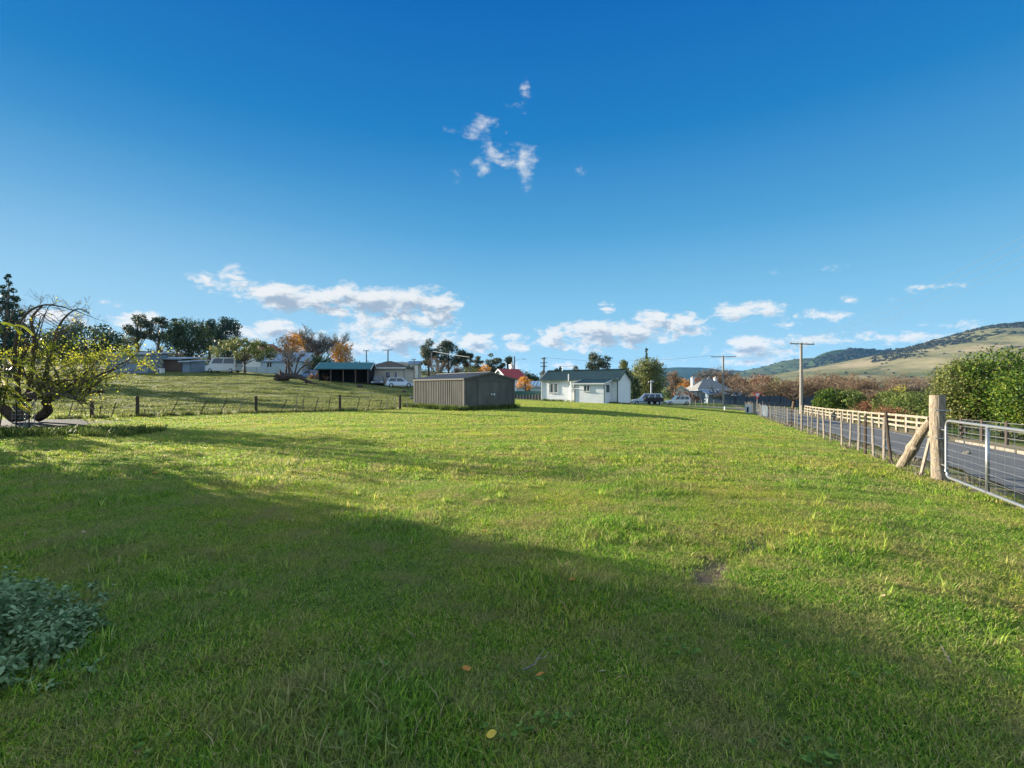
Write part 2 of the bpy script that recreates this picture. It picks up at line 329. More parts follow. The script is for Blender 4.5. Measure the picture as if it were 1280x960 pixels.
M['lf_rust'] = leafy('rust_brown_leaves', [(.10, .05, .03), (.20, .085, .045), (.28, .14, .07)], .3)
M['low_weed'] = leafy('lawn_weed_leaves', [(.05, .11, .02), (.11, .20, .035), (.2, .3, .06)], .3, spec=.1)
M['twig'] = leafy('bare_brown_twigs', [(.11, .077, .05), (.20, .138, .085), (.31, .225, .15)], .1, rough=.9)
M['twig_grey'] = leafy('bare_grey_twigs', [(.09, .075, .06), (.16, .135, .11), (.24, .21, .17)], .1, rough=.9)
M['weed'] = leafy('grey_green_weed_leaves', [(.06, .12, .04), (.17, .26, .11), (.33, .42, .22)], .3, spec=.1)
M['hill_tree'] = leafy('far_hill_leaves', [(.02, .026, .016), (.032, .04, .024), (.05, .055, .034)], .1)
M['lf_litter'] = simple('dry_leaf', (.48, .20, .05), .95, var=.3, scale=30)
M['grass'] = leafy('grass_blades', [(.020, .055, .016, 0), (.100, .230, .028, .25), (.20, .38, .036, .55), (.40, .56, .050, .82), (.58, .53, .20, .92), (.46, .36, .22, 1)], .50, rough=.5, patch=(1.6, 1.15, 1.1), pscale=.45, spec=.12, straw=(.42, .34, .15))

def bare_f(X, Y):
    ax, ay, bx, by = 1.47, 3.7, 2.62, 4.95; dx, dy = bx - ax, by - ay; L2 = dx * dx + dy * dy
    t = np.clip(((X - ax) * dx + (Y - ay) * dy) / L2, 0, 1); d = np.hypot(X - ax - t * dx, Y - ay - t * dy); wd = .15 + .07 * np.sin(t * 9 + 1)
    f = np.exp(-(d / wd) ** 2)
    for cx, cy, sx, sy, k in ((3.3, 4.9, .3, .1, .8), (-1.6, 5.6, .25, .06, .9), (5.6, 7.2, .6, .2, .8), (4.6, 6.4, .5, .12, .7), (-5.2, 7.6, .4, .08, .7), (.3, 2.95, .35, .22, .55), (2.0, 9.4, .5, .15, .6)): f = np.maximum(f, k * np.exp(-(((X - cx) / sx) ** 2 + ((Y - cy) / sy) ** 2)))
    return f
M['grass_dull'] = leafy('paddock_blades', [(.05, .075, .02), (.12, .17, .035), (.24, .26, .07), (.40, .35, .17)], .45, spec=.1)
# ------------------------------------------------------------------ ground sheet
def road_band(x, y):
    """signed: >0 inside road (metres)"""
    e = x - fenceR_X(y)
    return np.minimum(e - 1.0, 5.9 - e)
def build_ground():
    rr = np.concatenate([[0.0], np.geomspace(.4, 12, 110), np.geomspace(12.15, 130, 170), np.geomspace(134, 9000, 60)])
    an = np.concatenate([np.linspace(-180, -66, 30)[:-1], np.linspace(-66, 66, 480), np.linspace(66, 180, 30)[1:-1]])
    A, RR = np.meshgrid(np.radians(an), rr); X = RR * np.sin(A); Y = RR * np.cos(A); Zz = hgt(X, Y)
    e = X - fenceR_X(Y)
    inroad = np.clip(road_band(X, Y) / .5, 0, 1)
    Zz -= .05 * inroad * (Y > -30); Zz -= .015 * bare_f(X, Y)
    na, nr = len(an), len(rr); V = np.stack([X, Y, Zz], -1).reshape(-1, 3)
    i = np.arange(nr - 1)[:, None]; j = np.arange(na)[None, :]; jn = (j + 1) % na
    idx = np.stack([i * na + j + 0 * i, i * na + jn, (i + 1) * na + jn, (i + 1) * na + j], -1).reshape(-1, 4)
    me = np_mesh('ground', V, 4, idx=idx)
    for p in (me,): p.polygons.foreach_set('use_smooth', np.ones(len(idx), bool))
    # zones as attributes: dry verge / paddock / valley
    dry = np.clip(1 - np.abs(e - .35) / 1.1, 0, 1) + ((e > 5.8) & (e < 9)) * .9
    dry = np.clip(dry + .35 * np.clip((e - 9) / 20, 0, 1), 0, 1) * (Y < 140)
    pad = np.clip((Y - fenceL_Y(X) - .6) / 2, 0, 1) * np.clip((-X - 2) / 6, 0, 1)
    bare = np.clip(bare_f(X, Y) * 1.0, 0, 1)
    for nm, a in (('dry', dry), ('pad', pad), ('bare', bare)):
        at = me.attributes.new(nm, 'FLOAT', 'POINT'); at.data.foreach_set('value', a.astype(np.float32).ravel())
    m, nt, b, o = new_mat('ground'); N = nt.nodes.new; L = nt.links.new
    ge = N('ShaderNodeNewGeometry')
    def noise(s, d=6, r=.65, vec=None):
        n = N('ShaderNodeTexNoise'); n.inputs['Scale'].default_value = s; n.inputs['Detail'].default_value = d; n.inputs['Roughness'].default_value = r
        L(vec or ge.outputs['Position'], n.inputs['Vector']); return n.outputs[0]
    def ramp(f, els):
        r = N('ShaderNodeValToRGB'); L(f, r.inputs[0]); cr = r.color_ramp
        while len(cr.elements) < len(els): cr.elements.new(.5)
        for k, (p, c) in enumerate(els): cr.elements[k].position = p; cr.elements[k].color = (*c, 1)
        return r.outputs[0]
    def mixc(f, a, c):
        x = N('ShaderNodeMix'); x.data_type = 'RGBA'
        L(f, x.inputs[0]) if not isinstance(f, float) else setattr(x.inputs[0], 'default_value', f)
        L(a, x.inputs[6]); L(c, x.inputs[7]); return x.outputs[2]
    def attr(n):
        a = N('ShaderNodeAttribute'); a.attribute_name = n; return a.outputs['Fac']
    fineN = noise(5, 9, .8)
    lawn = ramp(fineN, [(.34, (.022, .035, .012)), (.46, (.075, .125, .024)), (.56, (.17, .24, .04)), (.68, (.34, .33, .11))])
    big = noise(.35, 5, .6)
    lawn2 = ramp(fineN, [(.34, (.05, .045, .02)), (.5, (.17, .17, .05)), (.66, (.42, .37, .16))])
    bm = N('ShaderNodeMapRange'); L(big, bm.inputs[0]); bm.inputs[1].default_value = .44; bm.inputs[2].default_value = .64
    c = mixc(bm.outputs[0], lawn, lawn2)
    padc = ramp(noise(.9, 9, .78), [(.30, (.045, .05, .022)), (.44, (.12, .135, .04)), (.56, (.22, .215, .08)), (.7, (.34, .30, .15))])
    c = mixc(attr('pad'), c, padc)
    dryc = ramp(fineN, [(.3, (.12, .10, .05)), (.5, (.26, .21, .12)), (.7, (.42, .35, .22))])
    dn = N('ShaderNodeMath'); dn.operation = 'MULTIPLY_ADD'; L(noise(1.6, 5), dn.inputs[0]); dn.inputs[1].default_value = 1.6; dn.inputs[2].default_value = -.8
    da = N('ShaderNodeMath'); da.operation = 'ADD'; da.use_clamp = True; L(attr('dry'), da.inputs[0]); L(dn.outputs[0], da.inputs[1])
    dm = N('ShaderNodeMath'); dm.operation = 'MULTIPLY'; L(da.outputs[0], dm.inputs[0]); L(attr('dry'), dm.inputs[1])
    dm2 = N('ShaderNodeMath'); dm2.operation = 'MULTIPLY'; dm2.use_clamp = True; L(dm.outputs[0], dm2.inputs[0]); dm2.inputs[1].default_value = 1.8
    c = mixc(dm2.outputs[0], c, dryc)
    soil = ramp(noise(22, 6, .7), [(.3, (.07, .052, .034)), (.5, (.19, .14, .09)), (.7, (.34, .27, .18))])
    c = mixc(attr('bare'), c, soil)
    L(c, b.inputs['Base Color']); b.inputs['Roughness'].default_value = .95; b.inputs['Specular IOR Level'].default_value = .1
    h1 = noise(9, 8, .75); bp = N('ShaderNodeBump'); bp.inputs['Strength'].default_value = .9; bp.inputs['Distance'].default_value = .10; L(h1, bp.inputs['Height'])
    h2 = noise(1.3, 6, .7); bp2 = N('ShaderNodeBump'); bp2.inputs['Strength'].default_value = .6; bp2.inputs['Distance'].default_value = .5; L(h2, bp2.inputs['Height']); L(bp2.outputs[0], bp.inputs['Normal'])
    L(bp.outputs[0], b.inputs['Normal'])
    o_ = link_mesh('ground', me, m); tag(o_, 'wide green lawn and paddock running back to the hills', 'ground', kind='structure')
build_ground()

def strip(name, left, right, mat, dz, label, cat, n=120, kind='structure', thick=0):
    """sheet following the terrain between two polylines given as functions of t"""
    ws = 8; V = []
    for i in range(n + 1):
        a, b = left(i / n), right(i / n)
        for k in range(ws + 1):
            s = k / ws; V.append((a[0] + (b[0] - a[0]) * s, a[1] + (b[1] - a[1]) * s))
    V = np.array(V); z = hgt(V[:, 0], V[:, 1], False) + dz; P = np.column_stack([V, z])
    i = np.arange(n)[:, None]; k = np.arange(ws)[None, :]; q = ws + 1
    idx = np.stack([i * q + k, i * q + k + 1, (i + 1) * q + k + 1, (i + 1) * q + k], -1).reshape(-1, 4)
    me = np_mesh(name, P, 4, idx=idx); me.polygons.foreach_set('use_smooth', np.ones(len(idx), bool))
    return tag(link_mesh(name, me, mat), label, cat, kind=kind)
def asphalt():
    m, nt, b, o = new_mat('asphalt'); N = nt.nodes.new; L = nt.links.new; ge = N('ShaderNodeNewGeometry')
    n = N('ShaderNodeTexNoise'); n.inputs['Scale'].default_value = 28; n.inputs['Detail'].default_value = 8; n.inputs['Roughness'].default_value = .8; L(ge.outputs['Position'], n.inputs['Vector'])
    n2 = N('ShaderNodeTexNoise'); n2.inputs['Scale'].default_value = .7; n2.inputs['Detail'].default_value = 5; L(ge.outputs['Position'], n2.inputs['Vector'])
    r = N('ShaderNodeValToRGB'); L(n.outputs[0], r.inputs[0]); r.color_ramp.elements[0].position = .32; r.color_ramp.elements[1].position = .7
    r.color_ramp.elements[0].color = (.050, .049, .049, 1); r.color_ramp.elements[1].color = (.20, .19, .175, 1)
    x = N('ShaderNodeMix'); x.data_type = 'RGBA'; x.blend_type = 'MULTIPLY'; mr = N('ShaderNodeMapRange'); L(n2.outputs[0], mr.inputs[0]); mr.inputs[1].default_value = .35; mr.inputs[2].default_value = .7; L(mr.outputs[0], x.inputs[0])
    L(r.outputs[0], x.inputs[6]); x.inputs[7].default_value = (.75, .75, .77, 1); L(x.outputs[2], b.inputs['Base Color']); b.inputs['Roughness'].default_value = .85
    bp = N('ShaderNodeBump'); bp.inputs['Strength'].default_value = .5; bp.inputs['Distance'].default_value = .02; L(n.outputs[0], bp.inputs['Height']); L(bp.outputs[0], b.inputs['Normal'])
    return m
M['asphalt'] = asphalt()
def jit(y, s): return .12 * math.sin(y * 1.3 + s) + .08 * math.sin(y * 3.7 + s * 2)
strip('road', lambda t: (fenceR_X(-14 + 76 * t) + 1.05 + jit(-14 + 76 * t, 0), -14 + 76 * t), lambda t: (fenceR_X(-14 + 76 * t) + 5.9 + jit(-14 + 76 * t, 2), -14 + 76 * t), M['asphalt'], .035, 'grey asphalt street running past the wire fence', 'road', 220)
strip('side_road', lambda t: (18 + 100 * t, 61 + 3 * t), lambda t: (18 + 100 * t, 66.5 + 3 * t), M['asphalt'], .05, 'grey street crossing at the far end of the road', 'road', 80)
# low concrete kerb on the far side of the road, near end
mb = MB()
for i in range(26):
    y0, y1 = -6 + i * 1.0, -6 + (i + 1) * 1.0 - .012; x0, x1 = fenceR_X(y0) + 6.05, fenceR_X(y1) + 6.05
    z0, z1 = float(hgt(x0, y0, False)) + .03, float(hgt(x1, y1, False)) + .03
    mb.bar((x0, y0, z0), (x1, y1, z1), .16, .2)
tag(mb.build('kerb', M['concrete']), 'pale concrete kerb along the far edge of the street', 'kerb', kind='structure')
# gravel drive under the tree at the left
strip('gravel_path', lambda t: (-16.2 - 22 * t, 18.4 - 3.6 * min(1, 6 * t) + .3 * math.sin(9 * t)), lambda t: (-16.4 - 22 * t, 18.6 + 2.6 * min(1, 8 * t) + .3 * math.sin(7 * t)), simple('gravel', (.045, .052, .062), .9, var=.4, scale=30, bump=.6, bscale=60), .05, 'grey gravel drive under the leaning yellow tree', 'path', 40)

# ------------------------------------------------------------------ hills
def hill_mat(name, c1, c2, c3, patch, psc, lo, hi, strat=None):
    m, nt, b, o = new_mat(name); N = nt.nodes.new; L = nt.links.new; ge = N('ShaderNodeNewGeometry')
    mp = N('ShaderNodeMapping'); L(ge.outputs['Position'], mp.inputs[0]); mp.inputs['Scale'].default_value = (1, .55, 2.2)
    n = N('ShaderNodeTexNoise'); n.inputs['Scale'].default_value = .006; n.inputs['Detail'].default_value = 9; n.inputs['Roughness'].default_value = .65; L(mp.outputs[0], n.inputs['Vector'])
    r = N('ShaderNodeValToRGB'); L(n.outputs[0], r.inputs[0]); cr = r.color_ramp; cr.elements.new(.5)
    for k, (p, c) in enumerate(((.36, c1), (.5, c2), (.64, c3))): cr.elements[k].position = p; cr.elements[k].color = (*c, 1)
    n2 = N('ShaderNodeTexNoise'); n2.inputs['Scale'].default_value = psc; n2.inputs['Detail'].default_value = 7; n2.inputs['Roughness'].default_value = .75; L(ge.outputs['Position'], n2.inputs['Vector'])
    mr = N('ShaderNodeMapRange'); L(n2.outputs[0], mr.inputs[0]); mr.inputs[1].default_value = lo; mr.inputs[2].default_value = hi
    x = N('ShaderNodeMix'); x.data_type = 'RGBA'; L(mr.outputs[0], x.inputs[0]); L(r.outputs[0], x.inputs[6]); x.inputs[7].default_value = (*patch, 1)
    L(x.outputs[2], b.inputs['Base Color']); b.inputs['Roughness'].default_value = 1; b.inputs['Specular IOR Level'].default_value = 0
    bp = N('ShaderNodeBump'); bp.inputs['Strength'].default_value = .6; bp.inputs['Distance'].default_value = 12; L(n2.outputs[0], bp.inputs['Height']); L(bp.outputs[0], b.inputs['Normal'])
    return m
HILLS = {}
def hill(name, prof, D, depth, label, mat, seed, rough=.03, foot=-12):
    """ridge profile given as (x,y) sights at distance D; foot lies depth nearer; slopes back behind the ridge"""
    pxs = np.linspace(prof[0][0], prof[-1][0], 260); tops = np.interp(pxs, [p[0] for p in prof], [p[1] for p in prof])
    k = np.ones(9) / 9; tp = np.convolve(np.pad(tops, 4, 'edge'), k, 'valid'); nr = 46; rs = np.random.RandomState(seed)
    ph = rs.uniform(0, 6.28, 8); V = np.zeros((nr * 2, len(pxs), 3))
    for i in range(nr * 2):
        t = i / (nr - 1)
        d = D - depth * (1 - t)
        f = (t ** 1.15 if t <= 1 else max(0, 1 - (t - 1) * .9) ** 1.2)
        u = (pxs - HX) / F
        top = EYE + (HY - tp) / F * D
        y = np.full_like(u, d); x = u * (D - (D - d) * .55)
        w1 = sum(np.sin(u * (9 + 7 * q) + ph[q] + t * (2 + q)) / (1 + q) for q in range(8)) * rough * (1 - abs(1 - t)) * 0 + \
             sum(np.sin(u * (14 + 11 * q) + ph[q] + t * (3 + 2 * q)) / (1 + q * .8) for q in range(8)) * rough * min(t, 1) * max(0, 1 - t) * 3
        V[i, :, 0] = x; V[i, :, 1] = y; V[i, :, 2] = foot + (top - foot) * f + (top - foot) * w1
    n2, m2 = V.shape[:2]; i = np.arange(n2 - 1)[:, None]; j = np.arange(m2 - 1)[None, :]
    idx = np.stack([i * m2 + j, i * m2 + j + 1, (i + 1) * m2 + j + 1, (i + 1) * m2 + j], -1).reshape(-1, 4)
    me = np_mesh(name, V.reshape(-1, 3), 4, idx=idx); me.polygons.foreach_set('use_smooth', np.ones(len(idx), bool))
    HILLS[label] = V
    return tag(link_mesh(name, me, mat), label, 'hill', kind='structure'), V
forest = hill_mat('forested_hill', (.020, .034, .016), (.032, .050, .022), (.05, .07, .03), (.014, .022, .012), .02, .5, .7)
_, VA = hill('hills', [(640, 486), (760, 470), (820, 461), (845, 459), (880, 459.5), (905, 463), (925, 463), (960, 470), (1010, 486)], 4200, 1500, 'far blue forested ridge on the horizon', forest, 1)
_, VB = hill('hills', [(880, 478), (915, 467), (935, 462), (958, 458), (975, 452), (1000, 448), (1025, 447), (1060, 452), (1200, 470)], 2700, 900, 'smooth dark green hill behind the power pole', hill_mat('green_hill', (.05, .065, .03), (.075, .09, .04), (.11, .12, .06), (.03, .045, .022), .012, .5, .62), 2)
_, VC = hill('hills', [(995, 470), (1016, 448), (1030, 441), (1045, 437.5), (1065, 436), (1090, 438), (1120, 437), (1150, 434), (1200, 436), (1300, 450)], 2300, 700, 'dark wooded knoll standing above the grassy hill', forest, 3)
dryhill = hill_mat('dry_grass_hill', (.105, .115, .052), (.175, .160, .080), (.28, .225, .135), (.065, .068, .036), .008, .52, .62)
_, VD = hill('hills', [(900, 479), (960, 469), (1000, 463), (1040, 455), (1070, 449), (1100, 443), (1130, 436), (1160, 427), (1200, 417), (1235, 407), (1280, 403), (1400, 392), (1600, 396), (2000, 420)], 1500, 1000, 'bare dry grass hillside rising to the right', dryhill, 4, .05)
# left skyline ridge
_, VE = hill('hills', [(-700, 440), (-200, 432), (0, 428), (200, 440), (360, 455), (520, 463), (640, 470), (760, 480)], 420, 240, 'low rise behind the houses and gum trees', hill_mat('rise', (.05, .06, .03), (.09, .09, .045), (.12, .12, .06), (.03, .04, .02), .02, .45, .6), 5, .02, foot=2)

# ------------------------------------------------------------------ foliage builders
def leaf_quads(P, out, size, rng, aspect=.55, jitter=.9):
    n = len(P); nrm = out + rng.normal(0, jitter, (n, 3)); nrm /= np.linalg.norm(nrm, axis=1)[:, None] + 1e-9
    a = rng.normal(0, 1, (n, 3)); t = np.cross(nrm, a); t /= np.linalg.norm(t, axis=1)[:, None] + 1e-9; b = np.cross(nrm, t)
    s = (size * rng.uniform(.6, 1.35, n))[:, None]; V = np.empty((n, 4, 3))
    V[:, 0] = P - t * s * .5; V[:, 1] = P + b * s * aspect * .5 + nrm * s * .08; V[:, 2] = P + t * s * .5; V[:, 3] = P - b * s * aspect * .5 + nrm * s * .08
    return V.reshape(-1, 3)
def leaf_cloud(clumps, n, size, rng, shell=.45, squash=.8):
    C = np.array([c[:3] for c in clumps]); r = np.array([c[3] for c in clumps]); p = r ** 2; p /= p.sum()
    k = rng.choice(len(C), n, p=p); d = rng.normal(0, 1, (n, 3)); d /= np.linalg.norm(d, axis=1)[:, None]
    rad = r[k] * (shell + (1 - shell) * rng.uniform(0, 1, n) ** .6) * rng.uniform(.82, 1.18, n)
    # lumpy surface
    rad *= 1 + .18 * np.sin(d[:, 0] * 7 + k) * np.sin(d[:, 1] * 6 + k * 2) + .1 * np.sin(d[:, 2] * 11 + k)
    D = d * rad[:, None]; D[:, 2] *= squash; P = C[k] + D
    V = leaf_quads(P, d, size, rng)
    base = rng.uniform(0, 1, n); cl = rng.uniform(-.18, .18, len(C))[k]
    return V, np.repeat(np.clip(base + cl, 0, 1), 4)
def branch_verts(a, b, r0, r1, n=4, seg=3, bend=None):
    mb = MB(); pts = [a.lerp(b, i / seg) for i in range(seg + 1)]
    if bend is not None:
        for i in range(1, seg): pts[i] = pts[i] + bend * math.sin(math.pi * i / seg)
    mb.tube(pts, [r0 + (r1 - r0) * i / seg for i in range(seg + 1)], n); return mb
def tree(name, label, px, Y, top_y, W, mat, style='round', trunk=.3, seed=0, nleaf=3000, leaf=None, group=None, cat='tree', base=None, nclump=None, bark='bark', depthw=None, lean=0, squash=.8, crad=None, top=None):
    rng = np.random.RandomState(seed + 11); rnd = random.Random(seed)
    b = base or G(px, Y); H = (top if top is not None else Z(top_y, b.y) - b.z)
    root = empty(name, b, 0, label, cat, group); Dw = depthw or W
    leaf = leaf or max(.10, Y * .0042)
    th = H * trunk; cz = (H + th) / 2; cr = (H - th) / 2; clumps = []
    nc = nclump or {'round': 26, 'hedge': 34, 'gum': 17, 'pine': 30, 'shrub': 26, 'cone': 30}[style]
    if style == 'pine':
        for i in range(nc):
            t = (i + .5) / nc; z = th * .6 + (H - th * .6) * t; rr = W / 2 * (1 - t) ** .8 * rnd.uniform(.6, 1.05); a = i * 2.4
            q = max(.16 * W * (1.15 - t), .25)
            clumps.append((math.cos(a) * rr * .75, math.sin(a) * rr * .75, min(z, H - q * .5), q))
    elif style == 'hedge':
        for i in range(nc):
            q = (crad or .2) * W * rnd.uniform(.7, 1.2); clumps.append((rnd.uniform(-1, 1) * (W / 2 - q * .4), rnd.uniform(-1, 1) * (Dw / 2 - q * .4), q * .6 + (H - q * 1.5) * rnd.uniform(0, 1) ** .7, q))
    elif style == 'gum':
        for i in range(nc):
            a = rnd.uniform(0, 6.28); el = rnd.uniform(-.6, 1); rr = W / 2 * rnd.uniform(.35, .8) * math.sqrt(max(.12, 1 - el * el * .8)); q = W * rnd.uniform(.13, .21)
            z = cz + el * cr * .85; clumps.append((math.cos(a) * rr, math.sin(a) * rr * Dw / W, min(z, H - q * .7), q))
    else:
        for i in range(nc):
            el = -0.85 + 1.8 * (i + .5) / nc; a = i * 2.399 + rnd.uniform(-.4, .4); q = (crad or .2) * min(W, 2.2 * cr) * rnd.uniform(.75, 1.3)
            rr = max(0, W / 2 - q * .8) * math.sqrt(max(.06, 1 - el * el)) * rnd.uniform(.7, 1.05); z = cz + el * max(.05, cr - q * .7)
            clumps.append((math.cos(a) * rr, math.sin(a) * rr * Dw / W, max(q * .35, z), q))
    clumps = [(c[0] + lean * c[2] / H, c[1], c[2], c[3]) for c in clumps]
    V, rv = leaf_cloud(clumps, nleaf, leaf, rng, squash=squash); V[:, 2] = np.maximum(V[:, 2], .02)
    crown = link_mesh('crown', np_mesh('crown', V, 4, rv), M[mat], root)
    tb = MB(); r0 = max(.05, H * .024); topv = Vector((lean * .6, 0, H * (.85 if style in ('pine', 'gum') else .6)))
    tb.tube([(0, 0, -.15), (lean * .1, 0, th * .5), (lean * .35, 0, (th + topv.z) / 2), topv], [r0 * 1.25, r0, r0 * .7, r0 * .25], 8, wob=.12, rng=rnd)
    for c in clumps:
        zz = rnd.uniform(.5, .95) * min(c[2], topv.z); s = Vector((lean * .4 * zz / H, 0, max(.05, zz * .8)))
        mbb = branch_verts(s, Vector(c[:3]), r0 * .4, r0 * .1, 4, 3, Vector((rnd.uniform(-.3, .3), rnd.uniform(-.3, .3), rnd.uniform(-.1, .3))) * W * .08)
        tb.add(mbb.v, mbb.f)
    tb.build('trunk', M[bark], root)
    return root
def grow(rnd, pos, d, length, rad, lvl, mb_main, twigs, spread=.6, up=.15, nb=3, minr=.012, thr=2):
    nseg = 3; pts = [pos]; dd = d.copy()
    for i in range(nseg):
        dd = (dd + Vector((rnd.uniform(-1, 1), rnd.uniform(-1, 1), rnd.uniform(-.6, 1) * .8 + up)) * .16).normalized(); pts.append(pts[-1] + dd * length / nseg)
    r1 = max(minr, rad * .62); rr = [rad + (r1 - rad) * i / nseg for i in range(nseg + 1)]
    if lvl >= thr: mb_main.tube(pts, rr, 6 if rad > .05 else 4, cap=False)
    else: twigs.append((pts, rr))
    if lvl == 0: return
    for k in range(nb + (1 if rnd.random() < .4 else 0)):
        j = rnd.choice([1, 2, 3, 3]); ax = Vector((rnd.gauss(0, 1), rnd.gauss(0, 1), rnd.gauss(0, .6))).normalized()
        nd = (dd + ax * spread * rnd.uniform(.7, 1.4) + Vector((0, 0, up * .5))).normalized()
        grow(rnd, pts[j], nd, length * rnd.uniform(.62, .82), rr[j] * .6, lvl - 1, mb_main, twigs, spread, up, nb, minr, thr)
def twig_mesh(twigs, name, mat, parent, rnd, width=1.0):
    """thin three-sided twigs"""
    V = []; idx = []; rv = []; n = 0
    for pts, rr in twigs:
        q = rnd.random(); 
        for i, p in enumerate(pts):
            d = (pts[min(i + 1, len(pts) - 1)] - pts[max(i - 1, 0)]).normalized(); r = d.cross(Vector((.3, .2, 1))).normalized(); u = r.cross(d)
            for k in range(3):
                a = k * 2.094; V.append(p + (r * math.cos(a) + u * math.sin(a)) * rr[i] * width); rv.append(q)
        for i in range(len(pts) - 1):
            for k in range(3): idx.append((n + i * 3 + k, n + i * 3 + (k + 1) % 3, n + (i + 1) * 3 + (k + 1) % 3, n + (i + 1) * 3 + k))
        n += len(pts) * 3
    me = np_mesh(name, np.array([tuple(v) for v in V]), 4, rv, np.array(idx)); return link_mesh(name, me, M[mat], parent)
def bare_tree(name, label, px, Y, top_y, W, seed=0, lvl=5, mat='twig', bark='bark', nb=3, spread=.6, trunk=.22, group=None, leaves=None, nleaf=0, leaf=.2, base=None, up=.15, minr=None, nstem=4):
    rnd = random.Random(seed); b = base or G(px, Y); H = Z(top_y, b.y) - b.z; root = empty(name, b, 0, label, 'tree', group)
    mbm = MB(); tw = []; r0 = H * .03; minr = minr or max(.008, Y * .00032)
    mbm.tube([(0, 0, -.2), (0, 0, H * trunk * .5), (H * .01, 0, H * trunk)], [r0 * 1.3, r0, r0 * .85], 8, wob=.1, rng=rnd)
    for k in range(nstem):
        a = k * 6.28 / nstem + rnd.uniform(-.5, .5); d = Vector((math.cos(a) * W / H * .8, math.sin(a) * W / H * .8, 1)).normalized()
        grow(rnd, Vector((0, 0, H * trunk * rnd.uniform(.8, 1))), d, H * .30, r0 * .6, lvl, mbm, tw, spread, up, nb, minr)
    zs = max(max(p.z for p in pts) for pts, _ in tw); xs = np.percentile([abs(p.x) for pts, _ in tw for p in pts], 98)
    sx, sz = W / 2 / xs, H / zs
    S = lambda p: Vector((p[0] * sx, p[1] * sx, p[2] * sz))
    mbm.v = [tuple(S(p)) for p in mbm.v]; tw = [([S(p) for p in pts], rr) for pts, rr in tw]
    mbm.build('trunk', M[bark], root); twig_mesh(tw, 'crown', mat, root, rnd)
    if leaves:
        rng = np.random.RandomState(seed); ends = np.array([tuple(pts[-1]) for pts, _ in tw]); P = ends[rng.randint(0, len(ends), nleaf)] + rng.normal(0, leaf * .7, (nleaf, 3))
        V = leaf_quads(P, rng.normal(0, 1, (nleaf, 3)), leaf, rng, .7); link_mesh('leaves', np_mesh('leaves', V, 4, np.repeat(rng.uniform(0, 1, nleaf), 4)), M[leaves], root)
    return root
# ------------------------------------------------------------------ building helpers
def corr_wall(p0, p1, z0, ztop, mat, name, parent, pitch=.19, depth=.03, out=1, y_off=0, prof='trap', n0=None):
    """ribbed upright cladding from p0 to p1 (2D); ztop(t) gives the top edge"""
    p0, p1 = Vector(p0), Vector(p1); d = p1 - p0; Lg = d.length; d /= Lg; nn = Vector((d.y, -d.x)) * out; V = []; F_ = []
    s = 0; pts = []
    fr = ((0, 0), (.55, 0), (.68, 1), (.87, 1)) if prof == 'trap' else ((0, 0), (.25, .7), (.5, 1), (.75, .7))
    while s < Lg:
        for q, o in fr:
            if s + q * pitch < Lg: pts.append((s + q * pitch, o * depth))
        s += pitch
    pts.append((Lg, 0))
    for s, o in pts:
        q = p0 + d * s + nn * o; V += [(q.x, q.y, z0), (q.x, q.y, ztop(s / Lg))]
    for i in range(len(pts) - 1): F_.append((2 * i, 2 * i + 2, 2 * i + 3, 2 * i + 1))
    mb = MB(); mb.add(V, F_); return mb.build(name, mat, parent)
def roof_sheet(a, b, c, d, mat, name, parent, pitch=.2, depth=.025, thick=.03):
    """ribbed sheet: a-b eave edge, d-c ridge edge (a->d runs up the slope); ribs run up the slope"""
    a, b, c, d = map(Vector, (a, b, c, d)); n = (b - a).cross(d - a).normalized(); n = n if n.z > 0 else -n; Lg = (b - a).length; k = max(2, int(Lg / pitch)); V = []; fs = []; pts = []
    for i in range(k):
        for q, o in ((0, 0), (.6, 0), (.7, 1), (.9, 1)): pts.append(((i + q) / k, o * depth))
    pts.append((1, 0))
    for t, o in pts:
        e = a.lerp(b, t); r = d.lerp(c, t); V += [e + n * o, r + n * o, e - n * thick, r - n * thick]
    for i in range(len(pts) - 1):
        j = 4 * i; fs += [(j, j + 4, j + 5, j + 1), (j + 2, j + 3, j + 7, j + 6), (j, j + 2, j + 6, j + 4), (j + 1, j + 5, j + 7, j + 3)]
    fs += [(0, 1, 3, 2), (len(V) - 4, len(V) - 2, len(V) - 1, len(V) - 3)]
    mb = MB(); mb.add(V, fs); return mb.build(name, mat, parent)
def boards(p0, p1, z0, z1, mat, name, parent, span=None, pitch=.16, out=1, lip=.018):
    """lapped weatherboards; span(z)->(t0,t1) trims them under a sloping roof"""
    p0, p1 = Vector(p0), Vector(p1); d = p1 - p0; nn = Vector((d.y, -d.x)).normalized() * out; mb = MB(); z = z0
    while z < z1 - .005:
        zt = min(z + pitch, z1); a0, a1 = span(z) if span else (0, 1); b0, b1 = span(zt) if span else (0, 1)
        P = lambda t, o, zz: ((p0 + d * t + nn * o).x, (p0 + d * t + nn * o).y, zz)
        mb.quad(P(a0, lip, z), P(a1, lip, z), P(b1, 0, zt), P(b0, 0, zt)); mb.quad(P(a0, 0, z), P(a1, 0, z), P(a1, lip, z), P(a0, lip, z)); z = zt
    return mb.build(name, mat, parent)
